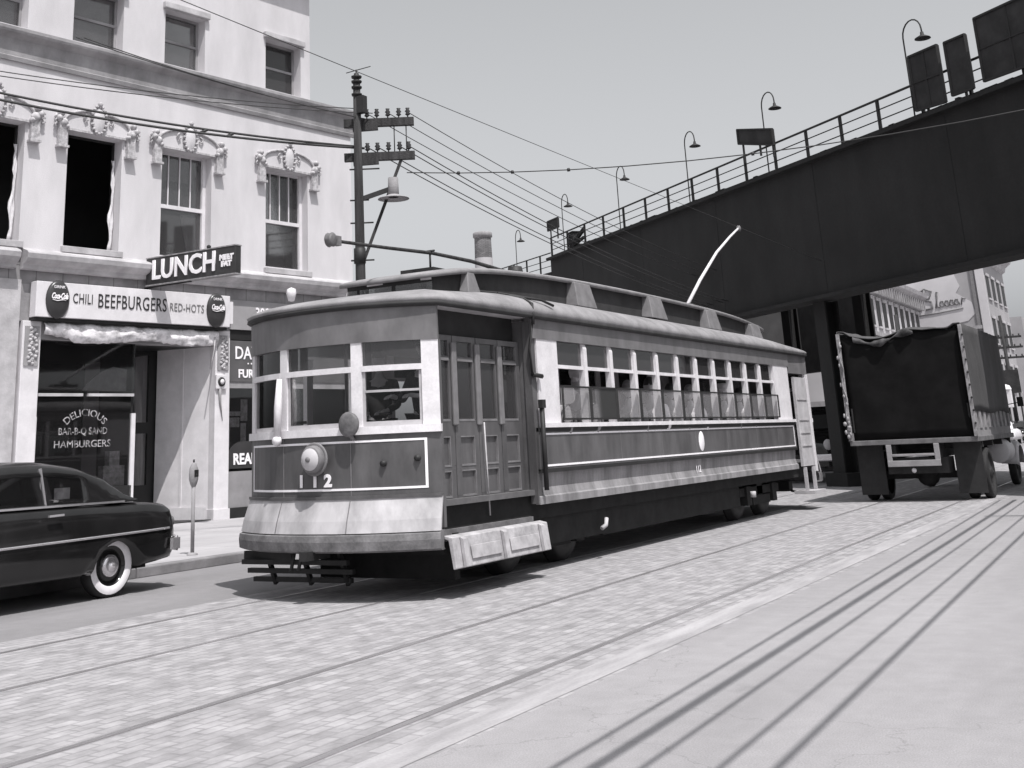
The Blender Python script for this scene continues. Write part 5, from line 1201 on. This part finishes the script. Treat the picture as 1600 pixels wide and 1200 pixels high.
# ================================================================== PEOPLE in the streetcar
def skin_mesh(name, verts, edges, radii, m, parent, sub=1, root=0, extra=None):
    me = bpy.data.meshes.new(name); me.from_pydata(verts, edges, []); o = bpy.data.objects.new(name, me); COL.objects.link(o)
    md = o.modifiers.new('s', 'SKIN'); md.use_smooth_shade = True; md.use_x_symmetry = False
    for i, r in enumerate(radii): me.skin_vertices[0].data[i].radius = (r, r) if not isinstance(r, tuple) else r
    me.skin_vertices[0].data[root].use_root = True
    sb = o.modifiers.new('sub', 'SUBSURF'); sb.levels = sub; sb.render_levels = sub
    dg = bpy.context.evaluated_depsgraph_get(); dg.update(); m2 = bpy.data.meshes.new_from_object(o.evaluated_get(dg)); m2.name = name
    bpy.data.objects.remove(o)
    b = bmesh.new(); b.from_mesh(m2)
    if extra:
        for f in extra: f(b)
    for f in b.faces: f.smooth = True
    b.to_mesh(m2); b.free(); m2.materials.clear(); m2.materials.append(m)
    o = bpy.data.objects.new(name, m2); COL.objects.link(o); o.parent = parent; return o
def head_geo(c, turn=0):
    def f(b):
        r = bmesh.ops.create_uvsphere(b, u_segments=18, v_segments=14, radius=1)
        M = Matrix.Translation(c) @ Matrix.Rotation(turn, 4, 'Z')
        for v in r['verts']:
            x, y, z = v.co
            fx = x * .078 * (1 - .18 * max(0, -z)); fy = y * .098 * (1 - .10 * max(0, -z)); fz = z * .118
            if y < -.3 and abs(x) < .95:      # face side (-y)
                if abs(x) < .22 and -.45 < z < .12: fy -= .022 * (1 - abs(x) / .22) * (.3 + max(0, -z + .1))     # nose
                if .12 < abs(x) < .6 and 0 < z < .3: fy += .010                                                # eye sockets
                if abs(x) < .35 and -.72 < z < -.55: fy -= .006                                                  # lips
                if z < -.8: fy -= .008                                                                           # chin
            if abs(x) > .9 and -.35 < z < .25 and -.1 < y < .4: fx += .014 * (1 if x > 0 else -1)                # ears
            v.co = M @ Vector((fx, fy, fz))
    return f
def person(label, loc, rz, seated=True, coat=COATD, hair=HAIR, cap=False, turn=0, scale=1.0, grp='passengers in the streetcar', arm='lap'):
    t = thing('person', label, 'person', loc, rz, grp)
    hip = .44 if seated else .92
    V = []; E = []; Rr = []
    def v(p, r, par=None):
        V.append(p); Rr.append(r)
        if par is not None: E.append((par, len(V) - 1))
        return len(V) - 1
    p0 = v((0, 0, hip), (.15, .12)); p1 = v((0, 0, hip + .22), (.14, .11), p0); p2 = v((0, -.01, hip + .42), (.16, .11), p1); p3 = v((0, 0, hip + .52), (.07, .07), p2); p4 = v((0, -.01, hip + .60), .05, p3); p5 = v((0, -.01, hip + .66), .05, p4)
    arms = []
    for s in (1, -1):
        a = v((s * .19, 0, hip + .46), .058, p2); el = v((s * .25, -.06 if arm == 'lap' else -.12, hip + .20), .043, a)
        if arm == 'lap': wr = v((s * .15, -.28, hip + .12), .028, el); hd_ = Vector((s * .10, -.36, hip + .11)); dr = Vector((-s * .5, -.85, -.1)).normalized()
        else: wr = v((s * .16, -.36, hip + .22), .028, el); hd_ = Vector((s * .14, -.44, hip + .23)); dr = Vector((0, -1, -.1)).normalized()
        pm_ = v(tuple(hd_), (.036, .018), wr); sd_ = dr.cross(Vector((0, 0, 1))).normalized()
        for k, ln in enumerate((.06, .075, .078, .07)):
            b0 = hd_ + sd_ * (-.027 + .018 * k) + dr * .03; q1 = v(tuple(b0), .009, pm_); q2 = v(tuple(b0 + dr * ln * .5 + Vector((0, 0, -.008))), .0085, q1); v(tuple(b0 + dr * ln * .85 + Vector((0, 0, -.03))), .007, q2)
        th = v(tuple(hd_ - sd_ * s * -.035), .011, pm_); v(tuple(hd_ + sd_ * s * .05 + dr * .03), .009, th)
        if seated:
            h = v((s * .10, -.04, hip), .085, p0); kn = v((s * .12, -.44, hip + .03), .06, h); an = v((s * .12, -.44, .09), .04, kn); v((s * .12, -.58, .04), .035, an)
        else:
            h = v((s * .10, 0, hip - .06), .085, p0); kn = v((s * .11, -.02, .5), .06, h); an = v((s * .11, 0, .09), .04, kn); v((s * .11, -.14, .04), .035, an)
    hc = Vector((0, -.02, hip + .775))
    body = skin_mesh('body', V, E, Rr, SKIN, t, 1, p0, [head_geo(hc, turn)])
    # coat: torso and sleeves only, slightly larger
    V2 = []; E2 = []; R2 = []
    def w2(p, r, par=None):
        V2.append(p); R2.append(r)
        if par is not None: E2.append((par, len(V2) - 1))
        return len(V2) - 1
    a0 = w2((0, 0, hip - .05), (.185, .15)); a1 = w2((0, 0, hip + .22), (.165, .135), a0); a2 = w2((0, -.01, hip + .42), (.185, .13), a1); a3 = w2((0, 0, hip + .545), (.085, .085), a2)
    for s in (1, -1):
        b1 = w2((s * .195, 0, hip + .455), .078, a2); b2 = w2((s * .25, -.06 if arm == 'lap' else -.12, hip + .20), .06, b1); w2((s * .155, -.26, hip + .125) if arm == 'lap' else (s * .165, -.33, hip + .215), .045, b2)
    skin_mesh('coat', V2, E2, R2, coat, t, 1, a0)
    V3 = []; E3 = []; R3 = []
    def w3(p, r, par=None):
        V3.append(p); R3.append(r)
        if par is not None: E3.append((par, len(V3) - 1))
        return len(V3) - 1
    c0 = w3((0, 0, hip - .01), (.165, .13))
    for s in (1, -1):
        c1 = w3((s * .10, -.04, hip) if seated else (s * .10, 0, hip - .06), .10, c0); c2 = w3((s * .12, -.44, hip + .03) if seated else (s * .11, -.02, .5), .075, c1); w3((s * .12, -.44, .12) if seated else (s * .11, 0, .12), .06, c2)
    skin_mesh('trousers', V3, E3, R3, COATD, t, 1, c0)
    mb = MB(); rows = []
    for i in range(9):
        ph = R_(90 * i / 8); r_ = math.cos(ph)
        rows.append([(.088 * r_ * math.cos(a), .108 * r_ * math.sin(a) + .008, .128 * math.sin(ph) * .98 - (.07 if math.sin(a) > .1 and i == 0 else 0)) for a in [2 * math.pi * k / 18 for k in range(18)]])
    mb.grid(rows, close=True)
    if cap:
        mb.lathe([(.086, .03), (.10, .04), (.115, .10), (.11, .13), (0, .14)], (0, .01, .02), 'z', 18)
        mb.prism([(-.07, -.08), (-.055, -.15), (0, -.165), (.055, -.15), (.07, -.08)], lambda p, q, tt: (p, q, tt), .045, .055)
    Mh = Matrix.Translation(hc + Vector((0, .004, .012))) @ Matrix.Rotation(turn, 4, 'Z')
    mb.v = [tuple(Mh @ Vector(p)) for p in mb.v]; mb.build('cap' if cap else 'hair', hair, t)
    t.scale = (scale,) * 3
    return t
FZ = .96
person('motorman in a dark cap and coat standing behind the right front window', (TX + .72, TY + .62, FZ - .02), R_(-8), False, COATD, COATD, True, .5, .98, None, 'reach')
person('figure in dark clothes standing at the centre front window', (TX - .35, TY + 1.25, FZ - .02), R_(20), False, COATD, HAIR, False, -.4, .96, None)
person('passenger in a light coat standing behind the folding doors', (TX + .72, TY + 1.85, FZ - .02), R_(60), False, COATL, HAIR, False, 0, .92, None)
spec_ = [(0, 'grey coated passenger at the first side window from the front', COATM, HAIR, 0), (1, 'passenger in a pale hat and grey coat at the second side window from the front', COATM, COATL, 1), (3, 'grey haired passenger low at the fourth side window', COATM, COATM, 0),
         (4, 'passenger in a light coat at the fifth side window', COATL, HAIR, 0), (5, 'grey coated passenger at the sixth side window', COATM, HAIR, 0), (6, 'passenger in a light coat at the seventh side window', COATL, COATM, 0), (8, 'passenger in a pale hat at the ninth side window', COATM, COATL, 1), (9, 'grey coated passenger at the tenth side window', COATM, HAIR, 0)]
for (k, lb, c, h, cp) in spec_:
    person(lb, (TX + 1.03, TY + wy[k] + .30, FZ + .0), 0, True, c, h, bool(cp), .5 + .3 * math.sin(k * 3), 1.03 + .04 * math.sin(k * 2))
